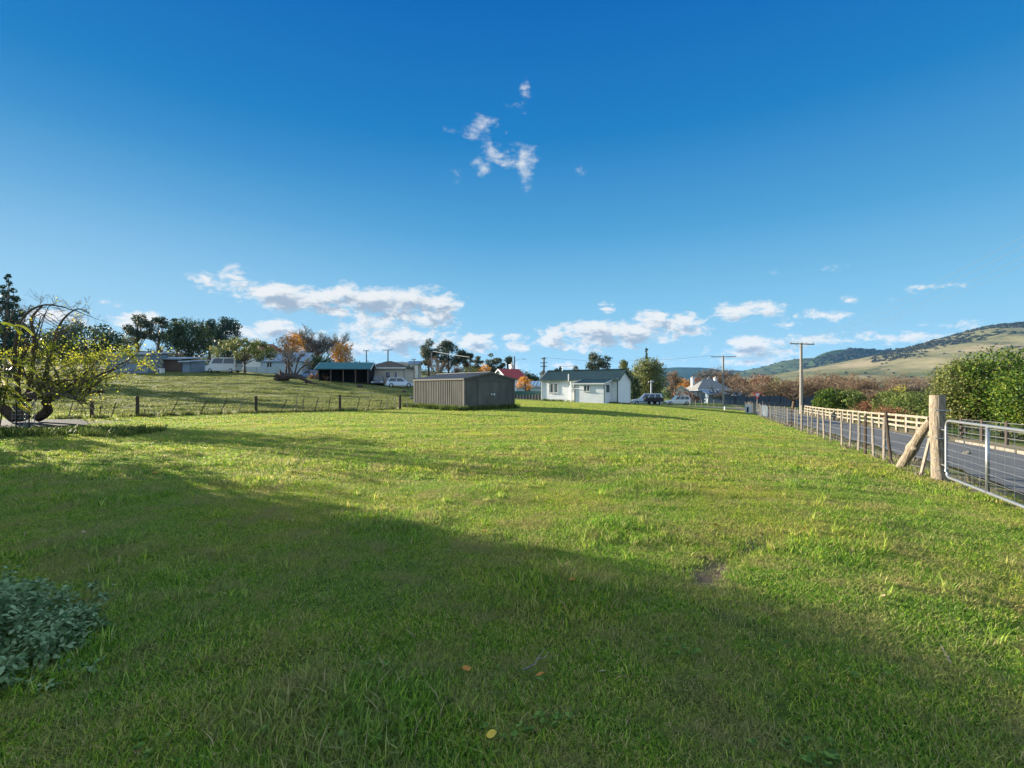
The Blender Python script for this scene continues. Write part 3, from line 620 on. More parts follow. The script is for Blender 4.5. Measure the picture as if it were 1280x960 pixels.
def window(parent, p0, d, s0, s1, z0, z1, out, frame_mat, panes=1, name='window', curtain=True):
    """framed window on the wall through p0 along d, from s0 to s1"""
    d = Vector(d).normalized(); nn = Vector((d.y, -d.x)) * out; p0 = Vector(p0)
    P = lambda s, o, z: Vector(((p0 + d * s + nn * o).x, (p0 + d * s + nn * o).y, z))
    w_ = min(.07, (s1 - s0) * .12); fr = MB(); o1 = .045
    for (a, b) in ((s0, s0 + w_), (s1 - w_, s1)): fr.bar(P((a + b) / 2, o1, z0), P((a + b) / 2, o1, z1), w_, .05, up=(nn.x, nn.y, 0))
    for z in (z0 + w_ / 2, z1 - w_ / 2): fr.bar(P(s0 + w_, o1, z), P(s1 - w_, o1, z), .05, w_)
    for k in range(1, panes):
        s = s0 + (s1 - s0) * k / panes; fr.bar(P(s, o1, z0 + w_), P(s, o1, z1 - w_), w_ * 1.2, .04, up=(nn.x, nn.y, 0))
    f = fr.build(name, frame_mat, parent)
    g = MB(); g.quad(P(s0 + w_ * .5, .032, z0 + .03), P(s1 - w_ * .5, .032, z0 + .03), P(s1 - w_ * .5, .032, z1 - .03), P(s0 + w_ * .5, .032, z1 - .03)); g.build('pane', M['glass'], f)
    if curtain:
        c = MB(); n_ = 8
        for q in range(panes):
            a = s0 + (s1 - s0) * q / panes + w_; b = a + (s1 - s0) / panes * .38
            for i in range(n_): c.quad(P(a + (b - a) * i / n_, .036 + .004 * (i % 2), z0 + w_), P(a + (b - a) * (i + 1) / n_, .036 + .004 * ((i + 1) % 2), z0 + w_), P(a + (b - a) * (i + 1) / n_, .036 + .004 * ((i + 1) % 2), z1 - w_), P(a + (b - a) * i / n_, .036 + .004 * (i % 2), z1 - w_))
        c.build('curtain', M['curtain'], f)
    sl = MB(); sl.bar(P(s0 - .04, .05, z0 - .025), P(s1 + .04, .05, z0 - .025), .12, .045); sl.build('sill', frame_mat, f)
    return f

# ------------------------------------------------------------------ garden shed (local frame: x along the gable front, y along the long side going back)
def garden_shed():
    b = G(580.5, 30.0); root = empty('garden_shed', b, R(38), 'grey ribbed metal shed with a shallow gable standing on the lawn', 'shed')
    Wd, Ln, he, hr = 3.95, 6.85, 2.02, 2.42
    gab = lambda t: he + (hr - he) * (1 - abs(2 * t - 1)) - .02
    corr_wall((0, Ln), (0, 0), -.15, lambda t: he - .02, M['shed_wall'], 'side_wall', root, .24, .032)
    corr_wall((Wd, 0), (Wd, Ln), -.15, lambda t: he - .02, M['shed_wall'], 'side_wall', root, .24, .032)
    dl = 2.02                                                  # doorway from 1.15 to 3.2
    corr_wall((0, 0), (Wd, 0), -.15, gab, M['shed_wall'], 'front_wall', root, .24, .032)
    corr_wall((Wd, Ln), (0, Ln), -.15, lambda t: gab(t), M['shed_wall'], 'rear_wall', root, .24, .03)
    corr_wall((1.0, -.045), (2.13, -.045), -.06, lambda t: 1.86, M['shed_wall'], 'door', root, .19, .018)
    dr = corr_wall((2.15, -.045), (3.3, -.045), -.06, lambda t: 1.86, M['shed_wall'], 'door', root, .19, .018)
    t = MB(); t.box((2.14, -.06, 1.90), (2.5, .05, .07)); t.build('door_track', M['shed_trim'], root)
    t = MB(); t.box((2.14, -.043, .9), (.018, .012, 1.9)); t.build('door_gap', M['black_paint'], root)
    h = MB(); h.tube([(2.0, -.09, 1.0), (2.28, -.09, 1.0)], .022, 8); h.box((2.02, -.075, 1.0), (.06, .03, .10)); h.box((2.26, -.075, .98), (.09, .04, .13)); h.build('latch', M['white_paint'], root)
    for x, y in ((0, 0), (Wd, 0), (0, Ln), (Wd, Ln)):
        t = MB()
        sx = -1 if x == 0 else 1; sy = -1 if y == 0 else 1
        t.box((x + sx * .038, y - sy * .03, he / 2 - .08), (.012, .13, he + .1)); t.box((x - sx * .03, y + sy * .038, he / 2 - .08), (.13, .012, he + .1)); t.build('corner_trim', M['shed_trim'], root)
    ov = .08; sl = (hr - he) / (Wd / 2)
    roof_sheet((-ov, Ln + ov, he - ov * sl), (-ov, -ov, he - ov * sl), (Wd / 2, -ov, hr), (Wd / 2, Ln + ov, hr), M['shed_roof'], 'roof', root, .2, .022, .015)
    roof_sheet((Wd + ov, -ov, he - ov * sl), (Wd + ov, Ln + ov, he - ov * sl), (Wd / 2, Ln + ov, hr), (Wd / 2, -ov, hr), M['shed_roof'], 'roof', root, .2, .022, .015)
    t = MB(); t.bar((Wd / 2, -ov - .01, hr + .03), (Wd / 2, Ln + ov + .01, hr + .03), .22, .02); t.build('ridge_cap', M['shed_roof'], root)
    for yy in (-ov - .02, Ln + ov + .02):
        t = MB()
        for x0 in (-ov, Wd + ov): t.bar((x0, yy, he - ov * sl - .03), (Wd / 2, yy, hr - .03), .02, .11, up=(0, 0, 1))
        t.build('barge_trim', M['shed_trim'], root)
    t = MB(); t.bar((-ov - .01, -ov, he - .06), (-ov - .01, Ln + ov, he - .06), .03, .09); t.build('gutter', M['shed_trim'], root)
garden_shed()

# ------------------------------------------------------------------ white cottage
def cottage():
    b = Vector((11.0, 50.0, float(hgt(11, 50)))); b.z = Z(504.3, 50); ang = R(180 - 36)
    # local x runs along the front wall to the left of the photo, local y = outward towards the lawn is -y after flip; build in explicit 2D then parent to root
    root = empty('white_cottage', b, 0, 'white weatherboard cottage with a green iron gable roof', 'house')
    dx, dy = Vector((-.809, .588)), Vector((.588, .809))           # along the front, into the depth
    Q = lambda s, t, z: Vector(((dx * s + dy * t).x, (dx * s + dy * t).y, z))
    q2 = lambda s, t: tuple(dx * s + dy * t)
    L_, W_, he, hr = 9.3, 3.3, 2.62, 3.62
    boards(q2(L_, 0), q2(0, 0), 0, he, M['board_white'], 'front_wall', root)
    boards(q2(0, 0), q2(0, W_), 0, he, M['board_white'], 'end_wall', root)
    boards(q2(0, 0), q2(0, W_), he, hr - .04, M['board_white'], 'gable', root, span=lambda z: ((z - he) / (hr - he) * .5, 1 - (z - he) / (hr - he) * .5))
    boards(q2(L_, W_), q2(L_, 0), 0, he, M['board_white'], 'end_wall', root)
    boards(q2(L_, W_), q2(L_, 0), he, hr - .04, M['board_white'], 'gable', root, span=lambda z: ((z - he) / (hr - he) * .5, 1 - (z - he) / (hr - he) * .5))
    boards(q2(0, W_), q2(L_, W_), 0, he, M['board_white'], 'rear_wall', root)
    for s, t in ((0, 0), (L_, 0), (0, W_), (L_, W_)):
        f = MB()
        p = Q(s + (-.02 if s == 0 else .02), t + (-.02 if t == 0 else .02), 0); f.bar((p.x, p.y, -.05), (p.x, p.y, he), .11, .11, up=(dx.x, dx.y, 0)); f.build('corner_board', M['frame_white'], root)
    f = MB(); f.bar(Q(-.05, .02, -.2), Q(L_ + .05, .02, -.2), .1, .4); f.bar(Q(.02, 0, -.2), Q(.02, W_, -.2), .1, .4); f.build('foundation', M['brown_wall'], root)
    ov = .25; sl = (hr - he) / (W_ / 2)
    roof_sheet(Q(L_ + ov, -ov, he - ov * sl), Q(-ov, -ov, he - ov * sl), Q(-ov, W_ / 2, hr), Q(L_ + ov, W_ / 2, hr), M['roof_green'], 'roof', root, .25, .03)
    roof_sheet(Q(-ov, W_ + ov, he - ov * sl), Q(L_ + ov, W_ + ov, he - ov * sl), Q(L_ + ov, W_ / 2, hr), Q(-ov, W_ / 2, hr), M['roof_green'], 'roof', root, .25, .03)
    f = MB(); f.bar(Q(-ov, W_ / 2, hr + .05), Q(L_ + ov, W_ / 2, hr + .05), .3, .035); f.build('ridge_cap', M['roof_green'], root)
    f = MB()
    f.bar(Q(-ov - .02, -ov, he - ov * sl - .06), Q(-ov - .02, W_ / 2, hr - .06), .03, .17); f.bar(Q(-ov - .02, W_ + ov, he - ov * sl - .06), Q(-ov - .02, W_ / 2, hr - .06), .03, .17)
    f.build('barge_board', M['trim_green'], root)
    f = MB(); f.bar(Q(L_ + ov + .02, -ov, he - ov * sl - .06), Q(L_ + ov + .02, W_ / 2, hr - .06), .03, .17); f.bar(Q(L_ + ov + .02, W_ + ov, he - ov * sl - .06), Q(L_ + ov + .02, W_ / 2, hr - .06), .03, .17); f.build('barge_board', M['frame_white'], root)
    f = MB(); f.bar(Q(-ov, -ov - .06, he - ov * sl - .04), Q(L_ + ov, -ov - .06, he - ov * sl - .04), .12, .11); f.build('gutter', M['trim_green'], root)
    f = MB(); f.tube([Q(-.02, -.1, he - .2), Q(-.02, -.1, 0)], .045, 6); f.build('downpipe', M['trim_green'], root)
    f = MB(); f.tube([Q(5.62, -.07, 0), Q(5.62, -.07, 2.3), Q(5.62, -.34, 2.35), Q(5.62, -.34, 3.15)], .055, 8); f.build('vent_pipe', M['white_paint'], root)
    window(root, q2(L_, 0), tuple(-dx), L_ - 8.35, L_ - 7.2, 1.02, 2.12, 1, M['frame_white'], 2)
    window(root, q2(L_, 0), tuple(-dx), L_ - 5.25, L_ - 4.35, 1.02, 2.12, 1, M['frame_white'], 1)
    f = MB(); f.box(Q(5.0, -.18, .55), (.9, .25, 1.1), rz=R(-36)); f.build('meter_cupboard', M['white_paint'], root)
    # lean-to porch box in front
    d0, s0, s1, hb, ht = 1.9, .62, 4.0, 2.12, 2.50
    lt = MB(); A = lambda s, t, z: Q(s, -t, z)
    lt.quad(A(s1, d0, -.3), A(s0, d0, -.3), A(s0, d0, hb), A(s1, d0, hb)); lt.quad(A(s0, d0, -.3), A(s0, 0, -.3), A(s0, 0, ht), A(s0, d0, hb)); lt.quad(A(s1, 0, -.3), A(s1, d0, -.3), A(s1, d0, hb), A(s1, 0, ht))
    lw = lt.build('porch', M['sheet_white'], root)
    roof_sheet(A(s1 + .12, d0 + .2, hb - .02), A(s0 - .12, d0 + .2, hb - .02), A(s0 - .12, .0, ht + .06), A(s1 + .12, .0, ht + .06), M['roof_green'], 'porch_roof', lw, .25, .03)
    f = MB(); f.bar(A(s0 - .14, d0 + .2, hb - .07), A(s0 - .14, 0, ht), .03, .14); f.bar(A(s1 + .14, d0 + .2, hb - .07), A(s1 + .14, 0, ht), .03, .14); f.bar(A(s0 - .14, d0 + .22, hb - .07), A(s1 + .14, d0 + .22, hb - .07), .03, .14); f.build('fascia', M['frame_white'], lw)
    f = MB(); f.bar(A(s0, d0 + .015, -.3), A(s0, d0 + .015, hb - .1), .07, .05); f.build('corner_board', M['trim_green'], lw); f = MB(); f.bar(A(s1, d0 + .015, -.3), A(s1, d0 + .015, hb - .1), .08, .05); f.build('corner_board', M['trim_green'], lw)
    window(root, q2(s1, -d0), tuple(-dx), 1.05, 1.8, 1.25, 1.92, 1, M['frame_white'], 2, curtain=False)
    window(root, q2(s0, -d0), tuple(dy), .5, 1.1, 1.25, 1.95, 1, M['trim_green'], 1, curtain=False)
    f = MB(); f.tube([A(s1 + .55, d0 - .1, 0), A(s1 + .55, d0 - .1, 2.3)], .035, 6); f.build('awning_post', M['frame_white'], root)
    f = MB(); f.bar(A(s1 + .7, d0 - .1, 1.55), A(s1 - 1.0, d0 + .3, 1.55), .035, .035); f.bar(A(s1 + .1, d0 + .3, 1.55), A(s1 + .1, d0, 1.55), .03, .03); f.build('drying_rail', M['wire'], root)
cottage()

# ------------------------------------------------------------------ timber strainer post, brace, gate
GP = Vector((8.02, 9.0, float(hgt(8.02, 9.0))))
def strainer():
    root = empty('strainer_post', GP, 0, 'thick weathered round timber gate post', 'post'); rnd = random.Random(3)
    mb = MB(); H = Z(494, 9.0) - GP.z; rs = [.134, .130, .126, .123, .122, .120, .118]; n = 24; pts = [(0.012 * math.sin(i), .008 * i, -.3 + (H + .3) * i / 6) for i in range(7)]
    mb.tube(pts, rs, n, wob=.022, rng=rnd); mb.build('post', M['old_wood'], root, smooth=False, bevel=.006)
    for z in (H - .28, H - .80): sp = MB(); sp.tube([(-.13, -.05, z), (-.15, -.09, z), (-.06, -.15, z), (.05, -.15, z)], .012, 6); sp.build('hinge', M['galv'], root)
    for z in (.2, .4, .6, .8, 1.0): st = MB(); st.tube([(math.cos(a) * .131, math.sin(a) * .131, z) for a in np.linspace(0, 6.28, 17)], .004, 4); st.build('wire_tie', M['wire'], root)
strainer()
def brace():
    rnd = random.Random(8); y1 = 10.55; x1 = fenceR_X(y1) - .12; a = Vector((x1, y1, float(hgt(x1, y1)) - .08)); b = GP + Vector((-.02, .16, 1.12)); mb = MB(); n = 9
    pts = [a.lerp(b, i / n) + Vector((rnd.uniform(-.012, .012), 0, .05 * math.sin(math.pi * i / n) + rnd.uniform(-.008, .008))) for i in range(n + 1)]
    rr = [.100, .096, .09, .094, .112, .088, .082, .078, .072, .062]; off = a.copy()
    mb.tube([p - off for p in pts], rr, 14, wob=.05, rng=rnd)
    kn = pts[4] - off; mb.tube([kn + Vector((-.04, -.06, 0)), kn + Vector((-.10, -.16, .01)), kn + Vector((-.12, -.18, .01))], [.05, .042, .03], 8, wob=.1, rng=rnd)
    o = mb.build('brace_log', M['old_wood']); o.location = off; tag(o, 'knotty grey log propped slantwise against the gate post', 'log')
brace()
def stake():
    a = Vector((fenceR_X(9.45) - .16, 9.45, 0)); a.z = float(hgt(a.x, a.y)) - .1; mb = MB(); mb.bar((0, 0, 0), (.10, -.12, .85), .035, .05); o = mb.build('timber_stake', M['post_wood']); o.location = a
    tag(o, 'thin pale stake leaning beside the gate post', 'stake')
stake()
def gate():
    d = Vector((-.41, -.91, 0)).normalized(); b0 = GP + d * .30 + Vector((0, 0, 0)); root = empty('farm_gate', (b0.x, b0.y, float(hgt(b0.x, b0.y))), 0, 'galvanised tube farm gate filled with square wire mesh', 'gate')
    zb, zt, L_ = .11, 1.13, 4.1; r = .024; P = lambda s, z: Vector((d.x * s, d.y * s, z + .009 * s)); fr = MB(); c = .13
    pts = [P(0, zb + c), P(0, zt - c)] + [P(c - c * math.cos(a), zt - c + c * math.sin(a)) for a in np.linspace(.2, 1.57, 6)] + [P(L_ - c, zt)] + [P(L_ - c + c * math.sin(a), zt - c + c * math.cos(a)) for a in np.linspace(.2, 1.57, 6)]
    pts += [P(L_, zb + c)] + [P(L_ - c + c * math.cos(a), zb + c - c * math.sin(a)) for a in np.linspace(.2, 1.57, 6)] + [P(c, zb)] + [P(c - c * math.sin(a), zb + c - c * math.cos(a)) for a in np.linspace(.2, 1.57, 6)]
    fr.tube(pts, r, 10, cap=False); fr.build('frame', M['galv'], root, smooth=True)
    for s in (1.52, 2.85):
        q = MB(); q.tube([P(s, zb), P(s, zt)], .026, 10); q.build('upright', M['galv'], root, smooth=True)
    ms = MB(); rnd = random.Random(2)
    s = .24
    while s < L_: ms.tube([P(s, zb), P(s + rnd.uniform(-.012, .012), zb + .5), P(s, zt)], .0042, 4); s += .255
    for z in (.27, .39, .50, .61, .74, .90): ms.tube([P(.0, z), P(1.5, z + rnd.uniform(-.012, .012)), P(L_, z)], .0036, 4)
    ms.build('mesh', M['galv'], root)
    for z in (.3, .95):
        h = MB(); h.tube([P(0, z), P(-.10, z), P(-.2, z)], .014, 6); h.build('hinge', M['galv'], root)
    c = MB(); s0 = L_ - .02; c.tube([P(s0, .62), P(s0 + .12, .52), P(s0 + .22, .60)], .008, 5); c.build('chain', M['wire'], root)
    e = GP + d * 4.75; e.z = float(hgt(e.x, e.y)); q = MB(); q.tube([(0, 0, -.2), (0, 0, .7), (0, .01, 1.45)], [.13, .125, .12], 16, wob=.02, rng=rnd); o = q.build('latch_post', M['old_wood']); o.location = e; tag(o, 'round timber post at the latch end of the farm gate', 'post')
gate()

# ------------------------------------------------------------------ roadside wire fence
def road_fence():
    rnd = random.Random(21); y = 11.1; Ys = []
    for px in (1118, 1107, 1094, 1083, 1072, 1063, 1054, 1039, 1031, 1023, 1015, 1010, 1003, 998, 993, 988, 984, 980, 977, 974): Ys.append(4.31 / ((px - HX) / F - .41))
    while Ys[-1] < 56: Ys.append(Ys[-1] + rnd.uniform(.9, 1.6))
    root = empty('roadside_fence', (fenceR_X(11), 11, float(hgt(fenceR_X(11), 11))), 0, 'long wire fence of thin grey timber posts beside the street', 'fence'); o = root.location
    dark = {0, 3, 15, 24}
    tops = []
    for i, y in enumerate(Ys):
        x = fenceR_X(y) + rnd.uniform(-.05, .05); z = float(hgt(x, y)); h = rnd.uniform(.98, 1.12); lean = Vector((rnd.uniform(-.04, .04), rnd.uniform(-.05, .05), 0))
        if i == 0: lean = Vector((-.14, .02, 0)); h = 1.22
        if i in (12,): h = 1.2; lean = Vector((0, 0, 0))
        a = Vector((x, y, z - .15)) - o; b = Vector((x, y, z + h)) + lean - o; w_ = rnd.choice([.05, .06, .07]) * (1.5 if i == 12 else 1) * (1.1 if i == 1 else 1)
        mb = MB(); mid = (a + b) / 2 + Vector((rnd.uniform(-.008, .008), rnd.uniform(-.01, .01), 0)); mb.tube([a, mid, b], [w_ * .58, w_ * .55, w_ * .5], 6, wob=.12, rng=rnd)
        ob = mb.build('post', M['post_dark'] if i in dark else M['post_wood'], root)
        tops.append((Vector((x, y, z)) - o, h))
    st = [(GP - o, 1.1)] + tops
    for k, f in enumerate((.15, .35, .55, .75, .95)):
        mb = MB(); pts = []
        for i in range(len(st)):
            p = st[i][0] + Vector((-.03, 0, f * 1.0 + .008 * math.sin(i * 2.1 + k))); pts.append(p)
            if i + 1 < len(st): q = st[i + 1][0] + Vector((-.03, 0, f * 1.0)); pts.append((p + q) / 2 - Vector((0, 0, .015)))
        mb.tube(pts, .0035 if k < 4 else .0045, 4); mb.build('wire', M['wire'], root)
    # netting on the far bays and a limp dark cloth tied on them
    mb = MB()
    for i in range(16, len(Ys) - 1):
        a, b = tops[i][0], tops[i + 1][0]; n_ = 7
        for q in range(n_):
            p = a.lerp(b, q / n_); mb.tube([p + Vector((-.035, 0, .03)), p + Vector((-.035, 0, .98))], .004, 3, cap=False)
        for z in np.arange(.1, 1.0, .15): mb.tube([a + Vector((-.035, 0, z)), b + Vector((-.035, 0, z))], .004, 3, cap=False)
    mb.build('netting', M['wire'], root)
    # dark cloth hung over the wire
    y0, y1 = 34.5, 38.6; V = []; fs = []; n_ = 24
    for i in range(n_ + 1):
        y = y0 + (y1 - y0) * i / n_; x = fenceR_X(y) - .08 + .035 * math.sin(i * 1.9); z = float(hgt(x, y))
        for k, zz in enumerate((.98, .6, .18 + .05 * math.sin(i * .8))): V.append((x + .02 * math.sin(i * 2.3 + k), y, z + zz))
    for i in range(n_):
        for k in range(2): fs.append((i * 3 + k, i * 3 + k + 1, i * 3 + k + 4, i * 3 + k + 3))
    mb = MB(); mb.add(V, fs); ob = mb.build('shade_cloth', M['fence_dark']); m = ob.modifiers.new('s', 'SOLIDIFY'); m.thickness = .01
    tag(ob, 'dark blue shade cloth hung on the roadside fence', 'cloth')
road_fence()

def rail_fence():
    y0, y1 = 24.0, 55.0; off = 6.75; X = lambda y: fenceR_X(y) + off; n = 22
    o = Vector((X(y0), y0, float(hgt(X(y0), y0)))); root = empty('rail_fence', o, 0, 'cream painted post and rail fence across the street', 'fence'); rnd = random.Random(4)
    P = lambda i, z: Vector((X(y0 + (y1 - y0) * i / n), y0 + (y1 - y0) * i / n, float(hgt(X(y0 + (y1 - y0) * i / n), y0 + (y1 - y0) * i / n, False)) + z)) - o
    for i in range(n + 1):
        mb = MB(); a = P(i, -.15); b = P(i, 1.0); mb.bar(a, b, .12, .12, up=(0, 1, 0)); mb.build('post', M['rail_pale'], root)
    for z in (.34, .62, .92):
        for i in range(0, n, 2):
            mb = MB(); mb.bar(P(i, z) + Vector((-.09, .01, 0)), P(min(i + 2, n), z + rnd.uniform(-.01, .01)) + Vector((-.09, -.01, 0)), .04, .115); mb.build('rail', M['rail_pale'], root)
rail_fence()
def dark_wire_fence():
    y0, y1 = 2.0, 23.6; off = 8.1; X = lambda y: fenceR_X(y) + off; n = 12
    o = Vector((X(y0), y0, float(hgt(X(y0), y0)))); root = empty('wire_fence', o, 0, 'dark wire netting fence below the big green bushes', 'fence')
    P = lambda t, z: Vector((X(y0 + (y1 - y0) * t), y0 + (y1 - y0) * t, float(hgt(X(y0 + (y1 - y0) * t), y0 + (y1 - y0) * t, False)) + z)) - o
    for i in range(n + 1):
        mb = MB(); mb.bar(P(i / n, -.1), P(i / n, 1.0), .09, .09, up=(0, 1, 0)); mb.build('post', M['post_dark'], root)
    for z in (.3, .6, .93): mb = MB(); mb.bar(P(0, z), P(1, z), .05, .05) if False else mb.tube([P(i / 24, z) for i in range(25)], .012, 4); mb.build('wire', M['wire'], root)
    mb = MB()
    for i in range(160): mb.tube([P(i / 160, .05), P(i / 160, .93)], .004, 3, cap=False)
    mb.build('netting', M['wire'], root)
dark_wire_fence()

# ------------------------------------------------------------------ paddock fence (left)
def left_fence():
    o = Vector((FL0[0], FL0[1], float(hgt(*FL0)))); root = empty('paddock_fence', o, 0, 'old sagging wire fence with leaning droppers along the paddock', 'fence'); rnd = random.Random(9)
    sx = (FL1[1] - FL0[1]) / (FL1[0] - FL0[0])
    def at(px): u = (px - HX) / F; x = u * (FL0[1] - sx * FL0[0]) / (1 - sx * u); return Vector((x, fenceL_Y(x), 0))
    items = [(172, 0, 495, 'p'), (320, 0, 495, 'p'), (425, 0, 493.5, 'p'), (500, 0, 494, 'p'), (115, 0, 501, 'p'),
             (211, 12, 499, 'd'), (248, 11, 500, 'd'), (273, 11, 499, 'd'), (297, 7, 497, 'd'), (84, 7, 503, 'd'), (124, 2, 507, 'd'), (138, 7, 503, 'd'), (193, 0, 512, 'd'), (181, 0, 511, 'd'),
             (349, 10, 499, 'd'), (365, 7, 500, 'd'), (370.5, 0, 496, 'd'), (377, 3, 497, 'd'), (392, 6, 497, 'd'), (410, 3, 496, 'd'), (445, 5, 497, 'd'), (459, 4, 498, 'd'), (474, 3, 500, 'd'), (483, 0, 500, 'd'), (494, 0, 496, 'd'), (510, -2, 499, 'd'), (516, 0, 497, 'd')]
    for px, ln, top, k in items:
        a = at(px); a.z = float(hgt(a.x, a.y)) - .12; b = at(px); b.x += ln / F * b.y; b.z = Z(top, b.y)
        w_ = .15 if k == 'p' else .045; mb = MB(); mb.tube([a - o, (a + b) / 2 - o, b - o], [w_ * .55, w_ * .52, w_ * .5], 7, wob=.1, rng=rnd); mb.build('post' if k == 'p' else 'dropper', M['post_dark'] if k == 'p' or rnd.random() < .6 else M['post_wood'], root)
    for f in (.12, .3, .5, .72, .92):
        mb = MB(); pts = []
        for px in list(range(40, 521, 12)):
            a = at(px); a.z = float(hgt(a.x, a.y, False)) + f * .95 + .03 * math.sin(px * .07 + f * 9) - .04 * abs(math.sin(px * .03)); pts.append(a - o)
        mb.tube(pts, .004, 3); mb.build('wire', M['wire'], root)
left_fence()
def picket(px, Y, top, lab):
    b = G(px, Y); mb = MB(); h = Z(top, Y) - b.z; mb.bar((0, 0, -.2), (.01, 0, h), .035, .008); mb.bar((0, .014, -.2), (.01, .014, h), .008, .03); o = mb.build('steel_picket', M['black_paint']); o.location = b; tag(o, lab, 'stake')
picket(20, 15.7, 503, 'dark steel picket at the very left under the tree'); picket(36, 16.3, 508, 'shorter dark steel picket nearer the gnarled trunk')
def netting_roll():
    b = G(29, 16.8); mb = MB(); 
    for i in range(18):
        a = i / 17 * 1.9 * 6.28 * .5; mb.tube([(-.4 + i * .05, .08 * math.sin(i), 0), (-.4 + i * .05 + .02, .08 * math.sin(i), .95)], .006, 3)
    for z in np.arange(.1, 1, .14): mb.tube([(-.4 + i * .05, .08 * math.sin(i), z) for i in range(18)], .006, 3)
    o = mb.build('wire_netting', M['galv']); o.location = b; tag(o, 'slack wire netting strung between two dark pickets', 'netting')
netting_roll()

# ------------------------------------------------------------------ power poles and wires
def power_pole(px, Y, top, label, arms=((.35, 1.9),), mat='pole', r=.13, lamp=0, base=None, topz=None, rz=R(-24), name='power_pole', top_dark=False):
    b = base or G(px, Y); H = (topz if topz is not None else Z(top, b.y)) - b.z; root = empty(name, b, 0, label, 'pole')
    mb = MB(); mb.tube([(0, 0, -.3), (0, 0, H * .5), (0, 0, H)], [r, r * .85, r * .7], 10); mb.build('shaft', M[mat], root)
    ca, sa = math.cos(rz), math.sin(rz); ends = []
    for dz, wdt in arms:
        a = MB(); z = H - dz; P = lambda s, zz: (ca * s - sa * -.1 * 0, sa * s, zz)
        a.bar((ca * -wdt / 2 + sa * .14, sa * -wdt / 2 - ca * .14, z), (ca * wdt / 2 + sa * .14, sa * wdt / 2 - ca * .14, z), .09, .11); am = a.build('crossarm', M['pole_dark'], root)
        for s in (-.46, -.18, .18, .46):
            q = MB(); x, y = ca * wdt * s + sa * .14, sa * wdt * s - ca * .14; q.tube([(x, y, z + .05), (x, y, z + .12), (x, y, z + .2), (x, y, z + .24)], [.02, .045, .05, .02], 7); q.build('insulator', M['insulator'], am); ends.append(Vector(b) + Vector((x, y, z + .22)))
        st = MB(); 
        for s in (-.3, .3): st.bar((ca * wdt * s + sa * .14, sa * wdt * s - ca * .14, z - .05), (sa * .1, -ca * .1, z - .5), .02, .02)
        st.build('strut', M['wire'], root)
    if lamp:
        q = MB(); q.tube([(0, 0, H - .9), (lamp * .5, -.1, H - .55), (lamp, -.1, H - .5)], .03, 6); q.build('lamp_arm', M['galv'], root)
        q = MB(); q.box((lamp * 1.1, -.1, H - .53), (.55, .2, .12)); q.build('lamp_head', M['galv'], root, bevel=.03)
    return root, ends
_, e2 = power_pole(1001.5, 56, 428.5, 'tall pale power pole by the end of the cream rail fence', ((.15, 3.4),), r=.19, lamp=0, rz=R(14))
_, e1 = power_pole(904, 81, 444.5, 'timber power pole with two crossarms beyond the parked white car', ((.2, 4.0), (3.4, 4.0)), r=.2, rz=R(-8))
p3 = Vector((22, 11.5, float(hgt(22, 11.5)))); _, e3 = power_pole(0, 0, 0, 'near power pole at the roadside carrying the wires overhead', ((.15, 3.4),), base=p3, topz=9.9, rz=R(8), r=.19)
def span(a, b, sag, name_label, r=.012, group=None):
    mb = MB(); n = 24; a, b = Vector(a), Vector(b); o = (a + b) / 2; mb.tube([a.lerp(b, i / n) - Vector((0, 0, sag * 4 * (i / n) * (1 - i / n))) - o for i in range(n + 1)], r, 4); ob = mb.build('power_line', M['wire']); ob.location = o; tag(ob, name_label, 'power line', group)
for k, nm in enumerate(('outermost on the left', 'second from the left', 'second from the right', 'outermost on the right')):
    span(e2[k], e3[k], 1.1, f'overhead wire from the tall pale pole, {nm}', .006)
    span(e1[k], e2[k], .9, f'distant overhead wire between the two roadside poles, {nm}', .010)
power_pole(458, 105, 438, 'slim power pole behind the teal carport roof', ((.1, 1.6),), mat='pole_dark', r=.14, lamp=0)
power_pole(485, 105, 437, 'power pole above the dark hip roof', ((.1, 2.6),), mat='pole_dark', r=.16)
power_pole(517.5, 110, 449, 'short power pole beside the cream upstairs house', ((.1, 1.2),), mat='pole_dark', r=.14)
power_pole(643, 95, 445.5, 'dark street light pole behind the red roof', (), mat='pole_dark', r=.17, lamp=1.8, name='street_lamp')
_, e5 = power_pole(680, 92, 446.5, 'dark pole with many short crossarms left of the cottage', ((.3, 1.1), (1.1, 1.3), (1.8, 1.3)), mat='pole_dark', r=.2)
r_, e6 = power_pole(539.5, 98, 440, 'pale pole carrying a bright cable behind the shed', ((.1, 1.0),), mat='pole', r=.14)
span(e6[3], Vector(((587 - HX) / F * 80, 80, Z(446.5, 80))), .05, 'bright sagging cable crossing the dark gum trees', .05)
power_pole(0, 0, 0, 'slim pole behind the dark gum trees at the cable end', (), mat='pole_dark', r=.1, base=G(587, 80), topz=Z(445.5, 80))
span(e5[2], e1[0], .8, 'distant overhead wire passing above the cottage', .02)

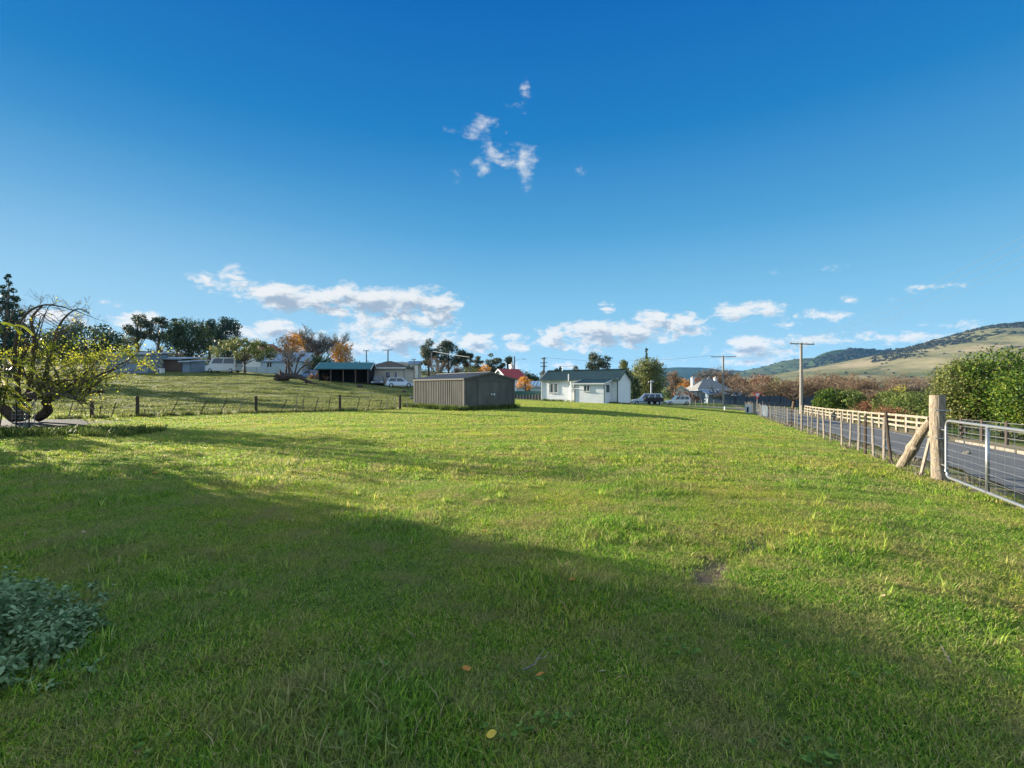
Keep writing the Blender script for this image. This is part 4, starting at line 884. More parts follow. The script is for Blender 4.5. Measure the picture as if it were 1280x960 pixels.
# ------------------------------------------------------------------ cars
def wheel(root, x, y, r, w_, par=True):
    t = MB(); t.tube([(x, y - w_ / 2, r), (x, y - w_ / 2 * .6, r), (x, y + w_ / 2 * .6, r), (x, y + w_ / 2, r)], [r * .93, r, r, r * .93], 18); wh = t.build('wheel', M['tyre'], root)
    sy = 1 if y > 0 else -1; q = MB(); q.tube([(x, y + sy * w_ * .45, r), (x, y + sy * (w_ * .5 + .015), r)], [r * .62, r * .55], 12); q.build('rim', M['rim'], wh)
def car(label, loc, rz, L_, W_, H, paint, style='wagon', name='parked_car', cat='car'):
    root = empty(name, loc, rz, label, cat); hL, hW = L_ / 2, W_ / 2; r = .32; bl = H * .56
    prof = {'wagon': [(-hL, .45), (-hL + .05, bl - .1), (-hL + .12, bl), (hL - 1.25, bl), (hL - .25, bl - .16), (hL, bl - .38), (hL, .35)],
            'hatch': [(-hL, .45), (-hL + .03, bl - .1), (-hL + .12, bl), (hL - 1.0, bl), (hL - .2, bl - .18), (hL, bl - .4), (hL, .32)],
            'van': [(-hL, .4), (-hL, bl), (hL - .7, bl), (hL - .12, bl - .25), (hL, bl - .5), (hL, .35)]}[style]
    low = [(hL - .1, .24), (-hL + .1, .24)]; poly = prof + low; b = MB()
    ns = 7; rings = []
    for k in range(ns):
        t = -1 + 2 * k / (ns - 1); s = 1 - .045 * abs(t) ** 4; rings.append([(x * (1 - .03 * abs(t) ** 3), t * hW * (1 if z < bl - .05 else .96), .24 + (z - .24) * s) for x, z in poly])
    n = len(poly); vs = [p for rg in rings for p in rg]; fs = [(k * n + i, k * n + (i + 1) % n, (k + 1) * n + (i + 1) % n, (k + 1) * n + i) for k in range(ns - 1) for i in range(n)] + [tuple(range(n))[::-1], tuple(range((ns - 1) * n, ns * n))]
    b.add(vs, fs)
    g0, g1, t0, t1 = {'wagon': (-hL + .08, hL - 1.2, -hL + .35, hL - 1.95), 'hatch': (-hL + .1, hL - .95, -hL + .6, hL - 1.75), 'van': (-hL + .02, hL - .55, -hL + .12, hL - 1.1)}[style]
    c = hW * .93; ct = hW * .74 if style != 'van' else hW * .84
    G8 = [(g0, -c, bl - .02), (g1, -c, bl - .02), (g1, c, bl - .02), (g0, c, bl - .02), (t0, -ct, H), (t1, -ct, H), (t1, ct, H), (t0, ct, H)]
    b.add(G8, [(4, 5, 6, 7), (0, 1, 5, 4), (1, 2, 6, 5), (2, 3, 7, 6), (3, 0, 4, 7)]); b.build('body', paint, root, bevel=.05)
    V = [Vector(p) for p in G8]
    def pane(i0, i1, i2, i3, a0, a1, b0, b1, nm='window'):
        A, B, C_, D = V[i0], V[i1], V[i2], V[i3]; nrm = (B - A).cross(D - A).normalized(); P = lambda s, t: (A.lerp(B, s)).lerp(D.lerp(C_, s), t) + nrm * .008
        if nrm.dot((A + B + C_ + D) / 4 - Vector((0, 0, bl))) < 0: P = lambda s, t: (A.lerp(B, s)).lerp(D.lerp(C_, s), t) - nrm * .008
        q = MB(); q.quad(P(a0, b0), P(a1, b0), P(a1, b1), P(a0, b1)); q.build(nm, M['glass'], root)
    for s4 in ((0, 1, 5, 4), (3, 2, 6, 7)):
        nwin = 3 if style == 'wagon' else 2
        for k in range(nwin): pane(*s4, .07 + .86 * k / nwin, .07 + .86 * (k + 1) / nwin - .03, .12, .88)
    pane(1, 2, 6, 5, .07, .93, .1, .9, 'windscreen'); pane(3, 0, 4, 7, .08, .92, .12, .88, 'rear_window')
    for x in (-hL + .8, hL - .85):
        for y in (-hW + .08, hW - .08): wheel(root, x, y, r, .2)
    for y in (-hW * .75, hW * .75):
        q = MB(); q.box((hL - .01, y, bl - .33), (.06, .32, .15)); q.build('headlight', M['lamp_clear'], root); q = MB(); q.box((-hL - .0, y * 1.1, bl - .2), (.06, .16, .26)); q.build('tail_light', M['lamp_red'], root)
    for x_, n_ in ((hL + .02, 'bumper'), (-hL - .03, 'bumper')): q = MB(); q.box((x_, 0, .42), (.1, W_ * .92, .16)); q.build(n_, M['black_paint'] if style == 'wagon' else paint, root, bevel=.03)
    return root
car('silver blue wagon parked behind the black trailer', G(809, 76), R(165), 4.9, 1.85, 1.78, M['car_silver'], 'wagon')
car('white four wheel drive parked side on before the distant white house', G(847, 86), R(172), 4.4, 1.8, 1.62, M['car_white'], 'wagon')
car('dark blue wagon parked in the carport of the tan house', G(472.5, 73), R(-78), 4.3, 1.8, 1.6, M['car_dark'], 'wagon')
car('pale blue hatchback parked before the tan brick house', G(500, 70), R(15), 4.1, 1.75, 1.42, M['car_silver'], 'hatch')
car('small bright blue car beyond the fallen tree', G(386.5, 76), R(150), 3.4, 1.65, 1.35, M['car_blue'], 'hatch')
car('white camper van under the green and yellow tree', G(280, 77), R(178), 5.0, 2.0, 2.35, M['white_paint'], 'van', 'camper_van', 'van')
def trailer():
    b = G(817, 72.5); root = empty('box_trailer', b, R(172), 'black tandem box trailer parked in front of the silver wagon', 'trailer')
    t = MB(); t.box((0, 0, .55), (2.6, 1.6, .06)); 
    for y in (-.8, .8): t.box((0, y, .83), (2.66, .05, .55))
    for x in (-1.3, 1.3): t.box((x, 0, .83), (.05, 1.55, .55))
    t.build('tray', M['black_paint'], root)
    for x in (-.42, .42):
        for y in (-.92, .92): wheel(root, x, y, .32, .18)
    for y in (-.92, .92): q = MB(); q.box((0, y, .68), (1.7, .24, .05)); q.build('mudguard', M['black_paint'], root)
    q = MB(); q.bar((1.3, 0, .5), (2.5, 0, .45), .08, .08); q.tube([(2.3, 0, .45), (2.3, 0, 0)], .03, 6); q.build('drawbar', M['black_paint'], root)
trailer()

# ------------------------------------------------------------------ far houses
def house(label, px, Y, base_py, wid, dep, he, rise, rz, wall, roof, style='gable', wins=(), chim=(), name='house', ov=.35, cat='house', base=None, door=None, open_front=False, hipf=.45):
    b = base or G(px, Y); 
    if base_py: b = Vector((b.x, b.y, Z(base_py, Y)))
    root = empty(name, b, rz, label, cat); hw, hd = wid / 2, dep / 2; W_ = M[wall]
    def wl(p0, p1, zt, nm='wall', zb=-1.2):
        q = MB(); a, c = Vector(p0), Vector(p1); d = (c - a).normalized(); n = Vector((-d.y, d.x)) * .12
        q.add([(a.x, a.y, zb), (c.x, c.y, zb), (c.x, c.y, zt), (a.x, a.y, zt), (a.x + n.x, a.y + n.y, zb), (c.x + n.x, c.y + n.y, zb), (c.x + n.x, c.y + n.y, zt), (a.x + n.x, a.y + n.y, zt)], [(0, 1, 2, 3), (5, 4, 7, 6), (1, 5, 6, 2), (4, 0, 3, 7), (3, 2, 6, 7)])
        return q.build(nm, W_, root)
    if not open_front: wl((-hw, -hd), (hw, -hd), he)
    wl((hw, -hd + .0), (hw, hd), he - .003); wl((hw, hd), (-hw, hd), he - .006); wl((-hw, hd), (-hw, -hd), he - .009)
    if open_front:
        for k in range(5): q = MB(); q.box((-hw + .1 + (wid - .2) * k / 4, -hd, he / 2 - .1), (.14, .14, he + .2)); q.build('post', M['brown_wall'], root)
        q = MB(); q.bar((-hw, -hd, he - .12), (hw, -hd, he - .12), .1, .22); q.build('beam', M['rail_pale'], root)
    sl = rise / hd; q = MB(); t = .12
    if style == 'gable':
        for sy in (-1, 1):
            ze = he - ov * sl; q2_ = [(-hw - ov, sy * (hd + ov), ze), (hw + ov, sy * (hd + ov), ze), (hw + ov, 0, he + rise), (-hw - ov, 0, he + rise)]
            roof_sheet(q2_[0], q2_[1], q2_[2], q2_[3], M[roof], 'roof', root, .5, .03, .06)
        for x in (-hw, hw):
            g = MB(); g.add([(x - .05, -hd, he - .02), (x - .05, hd, he - .02), (x - .05, 0, he + rise - .06), (x + .05, -hd, he - .02), (x + .05, hd, he - .02), (x + .05, 0, he + rise - .06)], [(0, 1, 2), (5, 4, 3), (0, 3, 4, 1), (1, 4, 5, 2), (2, 5, 3, 0)]); g.build('gable', W_, root)
            sx = 1 if x > 0 else -1; bb = MB()
            for sy in (-1, 1): bb.bar((x + sx * (ov + .03), sy * (hd + ov), he - ov * sl - .1), (x + sx * (ov + .03), 0, he + rise - .1), .04, .2)
            bb.build('barge_board', M['frame_white'], root)
    elif style == 'hip':
        e = hw * hipf; A = [(-hw - ov, -hd - ov, he), (hw + ov, -hd - ov, he), (hw + ov, hd + ov, he), (-hw - ov, hd + ov, he), (-hw + e * 1.0, 0, he + rise), (hw - e * 1.0, 0, he + rise)]
        q.add(A, [(0, 1, 5, 4), (1, 2, 5), (2, 3, 4, 5), (3, 0, 4), (3, 2, 1, 0)]); q.build('roof', M[roof], root)
        g = MB(); g.bar((-hw - ov, -hd - ov - .05, he), (hw + ov, -hd - ov - .05, he), .1, .22); g.build('fascia', M['frame_white'], root)
    elif style == 'skillion':
        roof_sheet((-hw - ov, -hd - ov, he - .04 + .003), (hw + ov, -hd - ov, he - .04), (hw + ov, hd + ov, he + rise), (-hw - ov, hd + ov, he + rise), M[roof], 'roof', root, .5, .03, .1)
        g = MB(); g.bar((-hw - ov, -hd - ov - .03, he - .1), (hw + ov, -hd - ov - .03, he - .1), .05, .22); g.build('fascia', M['steel_pale'], root)
    for k, (s0, s1, z0, z1) in enumerate(wins): window(root, (-hw, -hd), (1, 0), s0, s1, z0, z1, 1, M['frame_white'], 2 if s1 - s0 > 1 else 1, curtain=False)
    if door: s0, s1, z1 = door; dd = MB(); dd.box((-hw + (s0 + s1) / 2, -hd - .04, z1 / 2), (s1 - s0, .06, z1)); dd.build('door', M['brown_wall'], root)
    for (x, y, h) in chim:
        c = MB(); c.box((x, y, he + rise * .6 + h / 2), (.6, .6, h + rise * .6)); c.box((x, y, he + rise * .9 + h + .1), (.75, .75, .2)); cm = c.build('chimney', M['white_paint'], root)
        p = MB(); p.tube([(x, y, he + rise * .9 + h + .2), (x, y, he + rise * .9 + h + .6)], .12, 8); p.build('chimney_pot', M['brick_tan'], cm)
    return root
# left side
house('blue grey flat roofed hut with one small window on the rise', 172, 76, 464, 6.3, 4.5, 2.7, .45, R(4), 'blue_wall', 'steel_pale', 'skillion', wins=[(3.6, 4.3, 1.5, 2.1)], name='hut', cat='hut')
house('long low brown shed with a pale blue roof edge', 221, 80, 464, 5.6, 5, 2.0, .5, R(-3), 'brown_wall', 'steel_pale', 'skillion', name='farm_shed', cat='shed', wins=[])
house('small end lean-to at the right of the brown shed', 243, 77, 465, 1.6, 3, 1.7, .3, R(-12), 'blue_wall', 'steel_pale', 'skillion', name='lean_to', cat='shed')
house('pale blue house with grey roof behind the fallen tree', 362, 88, 467, 8, 5, 2.3, 1.5, R(-6), 'pale_blue_wall', 'roof_blue', 'gable', wins=[(1.2, 2.2, 1.0, 2.0), (5, 6.2, 1.0, 2.0)])
house('white house with a brown red roof behind the yellow green tree', 330, 104, 456, 7, 6, 2.6, 1.9, R(10), 'render_white', 'roof_rust', 'hip', chim=[(-1.5, 0, .5)])
house('open dark carport with a teal gable roof', 434, 73, 477.2, 7.3, 4.6, 2.0, .95, R(5), 'dark_inside', 'roof_teal', 'gable', name='carport', cat='carport', open_front=True)
house('tan brick house with a dark hip roof', 487, 78, 479, 6.4, 5.5, 2.35, 1.25, R(-3), 'brick_tan', 'roof_dark', 'hip', wins=[(3.4, 4.2, .8, 1.8), (4.8, 5.3, .8, 1.8)], hipf=.9)
house('cream upstairs house with a low grey roof and dark shrubs', 504, 122, 466.5, 6.6, 5, 2.5, .45, R(12), 'cream', 'roof_dark', 'skillion', wins=[(1, 2, 1, 2), (4.4, 5.4, 1, 2)])
house('little white house end standing right of the cream house', 519, 118, 467, 2.4, 3, 2.4, .7, R(0), 'render_white', 'roof_blue', 'gable', wins=[(.7, 1.3, 1, 1.9)])
house('small red roofed house behind the shed', 636, 84, 484, 3.6, 5.2, 1.6, 1.6, R(32), 'render_white', 'roof_red', 'gable', chim=[(1.1, .8, .8)])
house('grey blue house behind the dark teal fence', 678, 70, 497, 7, 5, 1.75, .7, R(-6), 'pale_blue_wall', 'roof_blue', 'skillion', wins=[(1.2, 2, .8, 1.5)])
# right side
house('white cottage with grey gable beyond the parked cars', 862, 112, 502.5, 6.0, 5, 2.7, .0, R(0), 'render_white', 'roof_grey', 'skillion', wins=[(1.4, 2.4, 1, 2)])
house('white house with steep grey hip roof and two chimneys', 884, 116, 503.5, 8.2, 6, 3.2, 2.6, R(8), 'render_white', 'roof_grey', 'hip', wins=[(.6, 1.7, 1, 2.2)], chim=[(-3.1, 1.2, .3), (2.6, .8, .3)], hipf=.75)
house('low grey roofed annexe on the right of the white house', 893, 106, 503.5, 4.2, 3.6, 2.0, .9, R(4), 'blue_wall', 'roof_blue', 'skillion')
house('small white gable house left of the steep grey roof', 851.5, 110, 502, 2.2, 3.4, 2.6, 1.1, R(70), 'render_white', 'roof_grey', 'gable', wins=[(1, 1.8, .9, 2)])
house('distant white house among bare trees with two chimneys', 893, 190, 489, 8, 6, 2.4, 2.2, R(5), 'render_white', 'roof_grey', 'hip', wins=[(1, 2, 1, 2), (5, 6, 1, 2)], chim=[(-2.5, 0, .8), (2.2, 0, .9)])
house('farthest white house with three pale chimneys near the pole', 920, 205, 488, 9, 6, 2.4, 2.0, R(-8), 'render_white', 'roof_dark', 'hip', wins=[(1, 2, 1, 2), (5, 6, 1, 2)], chim=[(-3.2, 0, .9), (0, .2, .6), (3.2, 0, 1.0)])
house('low pale curved roof shed beyond the crossing street', 927, 118, 502.5, 4.4, 4, 1.7, .6, R(0), 'pale_blue_wall', 'steel_pale', 'gable', name='farm_shed', cat='shed')

# ------------------------------------------------------------------ small fences and street things
def teal_fence():
    b = G(645, 58); root = empty('paling_fence', b, 0, 'low dark teal topped paling fence between shed and cottage', 'fence'); L_ = 4.2; z = lambda py: Z(py, 58) - b.z
    q = MB(); q.box((L_ / 2 - .3, 0, z(491)), (L_, .08, .42)); q.build('top_board', M['fence_teal'], root)
    for i in range(12): q = MB(); q.box((-.2 + i * .36, .02, z(496.5) - .2), (.11, .05, 1.5)); q.build('paling', M['post_wood'] if i % 3 else M['galv'], root)
    q = MB(); q.box((L_ / 2 - .3, .5, z(497) - .1), (L_, .05, 1.25)); q.build('backing', M['fence_dark'], root)
teal_fence()
def metal_fence():
    y = 92; x0, x1 = (905 - HX) / F * y, (1075 - HX) / F * y; o = Vector((x0, y, float(hgt(x0, y)))); root = empty('metal_fence', o, 0, 'long dark blue metal fence behind the bare street tree', 'fence'); n = 12
    for i in range(n):
        a = x0 + (x1 - x0) * i / n; c = x0 + (x1 - x0) * (i + 1) / n; za, zc = float(hgt(a, y)), float(hgt(c, y)); zz = max(Z(502, y), za) - 1; q = MB()
        corr_wall((a - o.x, 0), (c - o.x - .05, 0), min(za, zc) - .3 - o.z, lambda t: Z(494.8, y) - o.z, M['fence_dark'], 'panel', root, .4, .04)
        q.box((c - o.x - .03, -.02, (Z(494.6, y) + za) / 2 - o.z), (.1, .1, Z(494.6, y) - za)); q.build('post', M['black_paint'], root)
metal_fence()
def far_wire_fence():
    y = 76; x0, x1 = (862 - HX) / F * y, (1030 - HX) / F * y; o = Vector((x0, y, float(hgt(x0, y)))); root = empty('post_and_wire_fence', o, 0, 'low pale post and wire fence along the crossing street', 'fence'); rnd = random.Random(6)
    n = 22; P = []
    for i in range(n + 1):
        x = x0 + (x1 - x0) * i / n; z = float(hgt(x, y)); P.append(Vector((x, y, z)) - o); q = MB(); q.tube([P[-1] - Vector((0, 0, .1)), P[-1] + Vector((rnd.uniform(-.05, .05), 0, rnd.uniform(.85, 1.05)))], .055, 6); q.build('post', M['rail_pale'], root)
    for z in (.35, .62, .88): q = MB(); q.tube([p + Vector((0, 0, z)) for p in P], .012, 3); q.build('wire', M['wire'], root)
far_wire_fence()
def blue_fence():
    o = G(308, 82); root = empty('sheet_fence', o, 0, 'pale blue sheet fence to the right of the yellow green tree', 'fence')
    for i in range(4): corr_wall((i * 1.75, 0), (i * 1.75 + 1.7, 0), -.5, lambda t: .9, M['pale_blue_wall'], 'panel', root, .3, .03)
    for i in range(5): q = MB(); q.box((i * 1.75 - .025, 0, .25), (.05, .07, 1.4)); q.build('post', M['galv'], root)
blue_fence()
def box_thing(name, label, cat, px, Y, w_, d_, h, mat, top=None):
    b = G(px, Y); root = empty(name, b, R(-15), label, cat); q = MB(); q.box((0, 0, h / 2), (w_, d_, h)); q.build('cabinet', M[mat], root, bevel=.03)
    q = MB(); q.box((0, 0, h + .03), (w_ * 1.1, d_ * 1.1, .06)); q.build('lid', M[top or mat], root, bevel=.01)
    q = MB(); q.box((-w_ * .18, -d_ / 2 - .01, h * .5), (w_ * .3, .02, h * .7)); q.build('door', M['dark_inside' if w_ > .4 else mat], root)
box_thing('meter_box', 'white utility cabinet at the far end of the wire fence', 'cabinet', 935.5, 47, .55, .35, .72, 'white_paint')
box_thing('water_tank', 'small white crate beside the blue grey hut', 'crate', 201.5, 73, .7, .6, .75, 'white_paint')
def stub_post(px, Y, h, lab, mat='white_paint'):
    b = G(px, Y); q = MB(); q.tube([(0, 0, -.1), (0, 0, h * .93), (0, 0, h)], [.09, .085, .05], 8); o = q.build('marker_post', M[mat]); o.location = b; tag(o, lab, 'marker post')
stub_post(906, 52, .42, 'short pale marker post standing in the lawn below the power pole'); stub_post(948.5, 43, .5, 'short white marker post beside the wire fence')
def sign(px, Y, top, label):
    b = G(px, Y); h = Z(top, Y) - b.z; root = empty('road_sign', b, R(5), label, 'sign'); q = MB(); q.tube([(0, 0, -.1), (0, 0, h)], .035, 6); q.build('pole', M['galv'], root)
    q = MB(); s = .55; q.add([(-s, -.05, h), (s, -.05, h), (0, -.05, h - s * 1.6), (-s, -.03, h), (s, -.03, h), (0, -.03, h - s * 1.6)], [(0, 2, 1), (3, 4, 5), (0, 1, 4, 3), (1, 2, 5, 4), (2, 0, 3, 5)]); pl = q.build('sign_plate', M['red_sign'], root)
    s2 = .33; q = MB(); q.add([(-s2, -.056, h - .12), (s2, -.056, h - .12), (0, -.056, h - .12 - s2 * 1.6)], [(0, 2, 1)]); q.build('sign_face', M['white_paint'], pl)
sign(946.5, 60, 490.5, 'red and white give way sign at the street corner')
def post_light():
    b = G(814, 78); h = Z(477.5, 78) - b.z; root = empty('street_post', b, 0, 'white post with a wide flat head behind the trailer', 'post'); q = MB(); q.tube([(0, 0, -.1), (0, 0, h)], [.13, .12], 10); q.build('shaft', M['grey_paint'], root); q = MB(); q.box((0, 0, h), (.95, .4, .12)); q.box((.1, 0, h + .13), (.4, .3, .14)); q.build('head', M['grey_paint'], root, bevel=.02)
post_light()
def tv_aerial(px, Y, py, top, lab):
    b = Vector(((px - HX) / F * Y, Y, Z(py, Y))); q = MB(); h = Z(top, Y) - b.z; q.tube([(0, 0, 0), (0, 0, h)], .03, 5)
    q.bar((-.1, 0, h), (1.5, 0, h), .04, .04)
    for i in range(6): q.bar((.1 + i * .25, -.35, h), (.1 + i * .25, .35, h), .025, .025)
    o = q.build('tv_aerial', M['wire']); o.location = b; tag(o, lab, 'aerial')
tv_aerial(703, 53, 464, 458, 'thin television aerial above the cottage roof')
def rock_(px, Y, s, lab, seed, mat='rock', cat='rock', name='boulder'):
    rnd = random.Random(seed); bm = MB(); n = 10; rings = []
    for k in range(6):
        t = k / 5 * math.pi; rings.append([(math.cos(a * 6.28 / n) * math.sin(t) * s * rnd.uniform(.8, 1.15), math.sin(a * 6.28 / n) * math.sin(t) * s * .8 * rnd.uniform(.8, 1.15), -math.cos(t) * s * .6 * rnd.uniform(.9, 1.1) + s * .4) for a in range(n)])
    vs = [p for r in rings for p in r]; bm.add(vs, [(k * n + i, k * n + (i + 1) % n, (k + 1) * n + (i + 1) % n, (k + 1) * n + i) for k in range(5) for i in range(n)]); o = bm.build(name, M[mat]); o.location = G(px, Y); tag(o, lab, cat)
rock_(450, 60, .42, 'dark tree stump in the paddock before the carport', 2, 'dead_wood', 'stump', 'tree_stump')
rock_(505, 58, .3, 'dark clod beside the fence left of the shed', 3, 'dead_wood', 'stump', 'tree_stump')
rock_(515, 47, .28, 'pale boulder lying just left of the grey shed', 4, 'concrete')
rock_(1209.5, 14.6, .12, 'pale stone lying on the road edge behind the gate', 5, 'concrete')
def junk():
    b = G(398, 73); root = empty('firewood_heap', b, 0, 'jumbled heap of split timber by the carport post', 'woodpile'); rnd = random.Random(5)
    for k, m in enumerate(('rail_pale', 'lf_litter', 'post_wood')):
        q = MB()
        for i in range(16): p = Vector((rnd.uniform(-1.3, 1.3), rnd.uniform(-.5, .5), rnd.uniform(.1, 1.2) * (1 - abs(p_) if (p_ := rnd.uniform(-.5, .5)) else 1))); d = Vector((rnd.uniform(-1, 1), rnd.uniform(-1, 1), rnd.uniform(-.6, .6))) * .55; q.bar(p - d, p + d, .13, .13)
        q.build('firewood', M[m], root)
junk()
# ------------------------------------------------------------------ trees: left
tree('pine_tree', 'dark feathery pine rising at the left edge', 10, 60, 343, 7.2, 'lf_pine', 'pine', .30, 1, 9000, .30, bark='bark_grey')
tree('dark_round_tree', 'broad dark domed tree behind the yellow leaved tree', 108, 95, 401, 13.5, 'lf_dark', 'round', .12, 2, 6000, .45)
tree('dark_round_tree', 'low dark tree hiding the skyline left of the dome', 62, 100, 416, 12, 'lf_dark', 'round', .1, 3, 4000, .45)
tree('gum_tree', 'tall open gum with a bare trunk, left of its pair', 172, 105, 390.5, 6.3, 'lf_gum', 'gum', .42, 4, 2600, .42, nclump=15)
tree('gum_tree', 'slightly lower open gum, right of its pair', 198, 105, 396, 5.4, 'lf_gum', 'gum', .40, 5, 2200, .42, nclump=13)
tree('gum_tree', 'short dull gum behind the blue grey hut', 160, 112, 418, 6, 'lf_olive', 'gum', .2, 41, 1600, .4)
tree('spreading_tree', 'large dark spreading tree behind the brown shed', 236, 100, 396, 9.8, 'lf_dark', 'round', .16, 6, 6500, .42)
tree('conifer_tree', 'dark crown peeping above the spreading tree on its left', 222, 112, 396, 4, 'lf_pine', 'gum', .3, 7, 1800, .4)
tree('conifer_tree', 'left crown of the dark group behind the camper van', 262, 110, 398, 6, 'lf_pine', 'gum', .2, 8, 3500, .42)
tree('conifer_tree', 'right and tallest crown of the dark group behind the camper van', 285, 108, 394.5, 6.6, 'lf_pine', 'round', .12, 9, 4500, .42)
bare_tree('bare_shrub', 'leafless grey shrub behind the brown shed', 212, 92, 432, 6, 31, 4, 'twig_grey')
tree('fruit_tree', 'rounded olive and yellow tree over the camper van', 306, 74, 421, 10.2, 'lf_olive', 'round', .28, 10, 6500, .26, squash=.7)
tree('autumn_tree', 'orange brown autumn tree left of the tall bare tree', 365, 100, 414.5, 6.6, 'lf_orange', 'round', .2, 11, 3200, .3, nclump=20)
bare_tree('bare_tree', 'tall leafless grey tree between two orange trees', 400, 108, 403.5, 11.5, 32, 5, 'twig_grey', bark='bark_grey', nb=3, trunk=.15, spread=.55, nstem=8)
tree('autumn_tree', 'golden orange autumn tree right of the tall bare tree', 427, 98, 426.5, 5.2, 'lf_orange', 'round', .15, 12, 2200, .34)
tree('clipped_bush', 'dark domed evergreen bush left of the teal roof', 403, 84, 443.5, 5.2, 'lf_dark', 'round', .05, 13, 3500, .26, cat='bush')
tree('small_tree', 'spiky little green tree above the teal carport', 448, 90, 449.5, 2.4, 'lf_dark', 'gum', .2, 14, 500, .35)
tree('small_tree', 'dark shrub in front of the cream house', 512, 112, 456.5, 2.6, 'lf_dark', 'round', .05, 15, 900, .3, cat='bush')
# behind the shed
tree('gum_tree', 'tallest dark gum behind the grey shed', 536, 118, 421, 6.2, 'lf_gum', 'gum', .2, 16, 3400, .42, nclump=16)
tree('gum_tree', 'broad dark gum in the middle behind the shed', 561, 120, 425.5, 6.6, 'lf_gum', 'gum', .12, 17, 3600, .42, nclump=17)
tree('gum_tree', 'lower dark gum right of the broad one', 582, 120, 434, 5.4, 'lf_gum', 'gum', .12, 18, 2800, .42)
tree('gum_tree', 'small dark gum with orange tints above the shed ridge', 598, 124, 444.5, 3.6, 'lf_gum', 'gum', .12, 19, 1200, .42)
tree('gum_tree', 'dark gum above the right end of the shed roof', 617, 124, 441, 5.0, 'lf_gum', 'gum', .12, 20, 2000, .42)
tree('gum_tree', 'dark gum beside the street light pole', 634, 122, 442.5, 4.4, 'lf_gum', 'gum', .12, 21, 1800, .42)
bare_tree('bare_tree', 'pinkish bare tree before the dark gums', 547, 104, 445, 5.5, 33, 4, 'twig')
bare_tree('bare_tree', 'leafless shrub right of the pinkish bare tree', 566, 104, 452, 4.5, 34, 4, 'twig')
tree('yellow_shrub', 'yellow green shrub showing over the shed roof', 588, 100, 457, 4.5, 'lf_olive', 'round', .1, 22, 1100, .3, cat='bush')
tree('autumn_tree', 'small orange tree showing over the shed ridge', 606, 98, 454, 3.2, 'lf_orange', 'round', .1, 23, 1000, .28)
tree('autumn_shrub', 'orange and yellow leaved shrub between shed and cottage', 657, 62, 471, 2.3, 'lf_orange', 'gum', .2, 24, 1500, .17, cat='bush')
tree('dark_round_tree', 'dark rounded tree low behind the orange shrub', 664, 110, 467, 5, 'lf_dark', 'round', .1, 25, 1600, .4)
tree('small_tree', 'loose grey green tree at the foot of the many armed pole', 682, 98, 461, 3.6, 'lf_gum', 'gum', .1, 26, 1000, .35)
tree('small_tree', 'little tree crown peeping over the cottage ridge at left', 698, 105, 456.5, 2.6, 'lf_gum', 'gum', .3, 27, 500, .35)
tree('small_tree', 'little dark crown over the middle of the cottage ridge', 720, 105, 455.5, 2.0, 'lf_dark', 'round', .3, 28, 500, .35)
tree('gum_tree', 'umbrella crowned gum above the cottage ridge', 748, 100, 440.5, 5.6, 'lf_gum', 'gum', .45, 29, 2200, .38, nclump=14)
tree('gum_tree', 'olive tree left of the tall evergreen by the cars', 782, 92, 446, 3.6, 'lf_olive', 'gum', .1, 30, 1800, .34)
tree('evergreen_tree', 'large rounded evergreen between the cottage and the white house', 812, 88, 444, 7.2, 'lf_olive', 'round', .06, 31, 7000, .34, crad=.22)
tree('evergreen_tree', 'thin spire standing up out of the large evergreen', 808, 89, 436, 1.3, 'lf_dark', 'pine', .1, 32, 700, .3)
tree('dark_round_tree', 'dark foliage filling the gap right of the cottage gable', 792, 84, 468, 3.2, 'lf_dark', 'round', .05, 33, 1800, .3)
# middle right: autumn and bare valley trees
bt = [(841, 108, 462, 3.8, 'twig', 'slender bare tree just right of the large evergreen'), (858, 150, 476, 12, 'twig', 'low bare brown thicket behind the white car'),
      (893, 165, 455.5, 13, 'twig_grey', 'tallest bare grey tree left of the armed power pole'), (912, 150, 464, 9, 'twig', 'bare brown tree crowded behind the power pole'),
      (926, 130, 466, 8, 'twig', 'golden brown bare tree right of the power pole'), (888, 118, 480, 6, 'twig', 'dense bare shrub against the white house'),
      (908, 104, 481, 7.5, 'twig_grey', 'bare tangled tree right of the low annexe'), (940, 118, 478, 7, 'twig', 'bare brown shrubbery above the dark fence, at its left end'),
      (1036, 110, 461, 12, 'twig', 'wide bare brown tree right of the pale pole'), (1016, 120, 468, 9, 'twig', 'bare brown tree just behind the pale pole'),
      (1080, 90, 463, 13, 'twig', 'broad bare willow with dark leaning stems'), (1062, 130, 470, 14, 'twig', 'bare thicket behind the leaning willow'),
      (1110, 120, 470, 17, 'twig', 'russet bare thicket in the valley'), (1140, 105, 466, 13, 'twig', 'bare russet trees left of the big bushes'), (1160, 90, 468, 10, 'twig_grey', 'grey bare tree tucked beside the big bushes'), (1094, 85, 486, 9, 'twig', 'low bare brush before the leaning willow')]
for k, (px, Y, top, Wd, mt, lab) in enumerate(bt): bare_tree('bare_tree', lab, px, Y, top, Wd, 50 + k, 5 if Wd > 8 else 4, mt, nb=3, trunk=.12, nstem=6, spread=.75)
bare_tree('bare_tree', 'dark trunked bare tree standing on the street corner', 992, 70, 468, 9.5, 71, 5, 'twig', nb=3, trunk=.28, nstem=5, spread=.8, up=.05)
tree('autumn_tree', 'bright orange tree behind the steep grey roof', 854, 140, 471.5, 5, 'lf_orange', 'round', .1, 34, 1100, .4)
tree('autumn_tree', 'second orange tree right of the brighter one', 872, 145, 470, 5.5, 'lf_rust', 'round', .1, 35, 1100, .4)
tree('autumn_tree', 'brown leaved tree above the dark fence', 953, 125, 465.5, 8.5, 'lf_rust', 'round', .1, 36, 2600, .38)
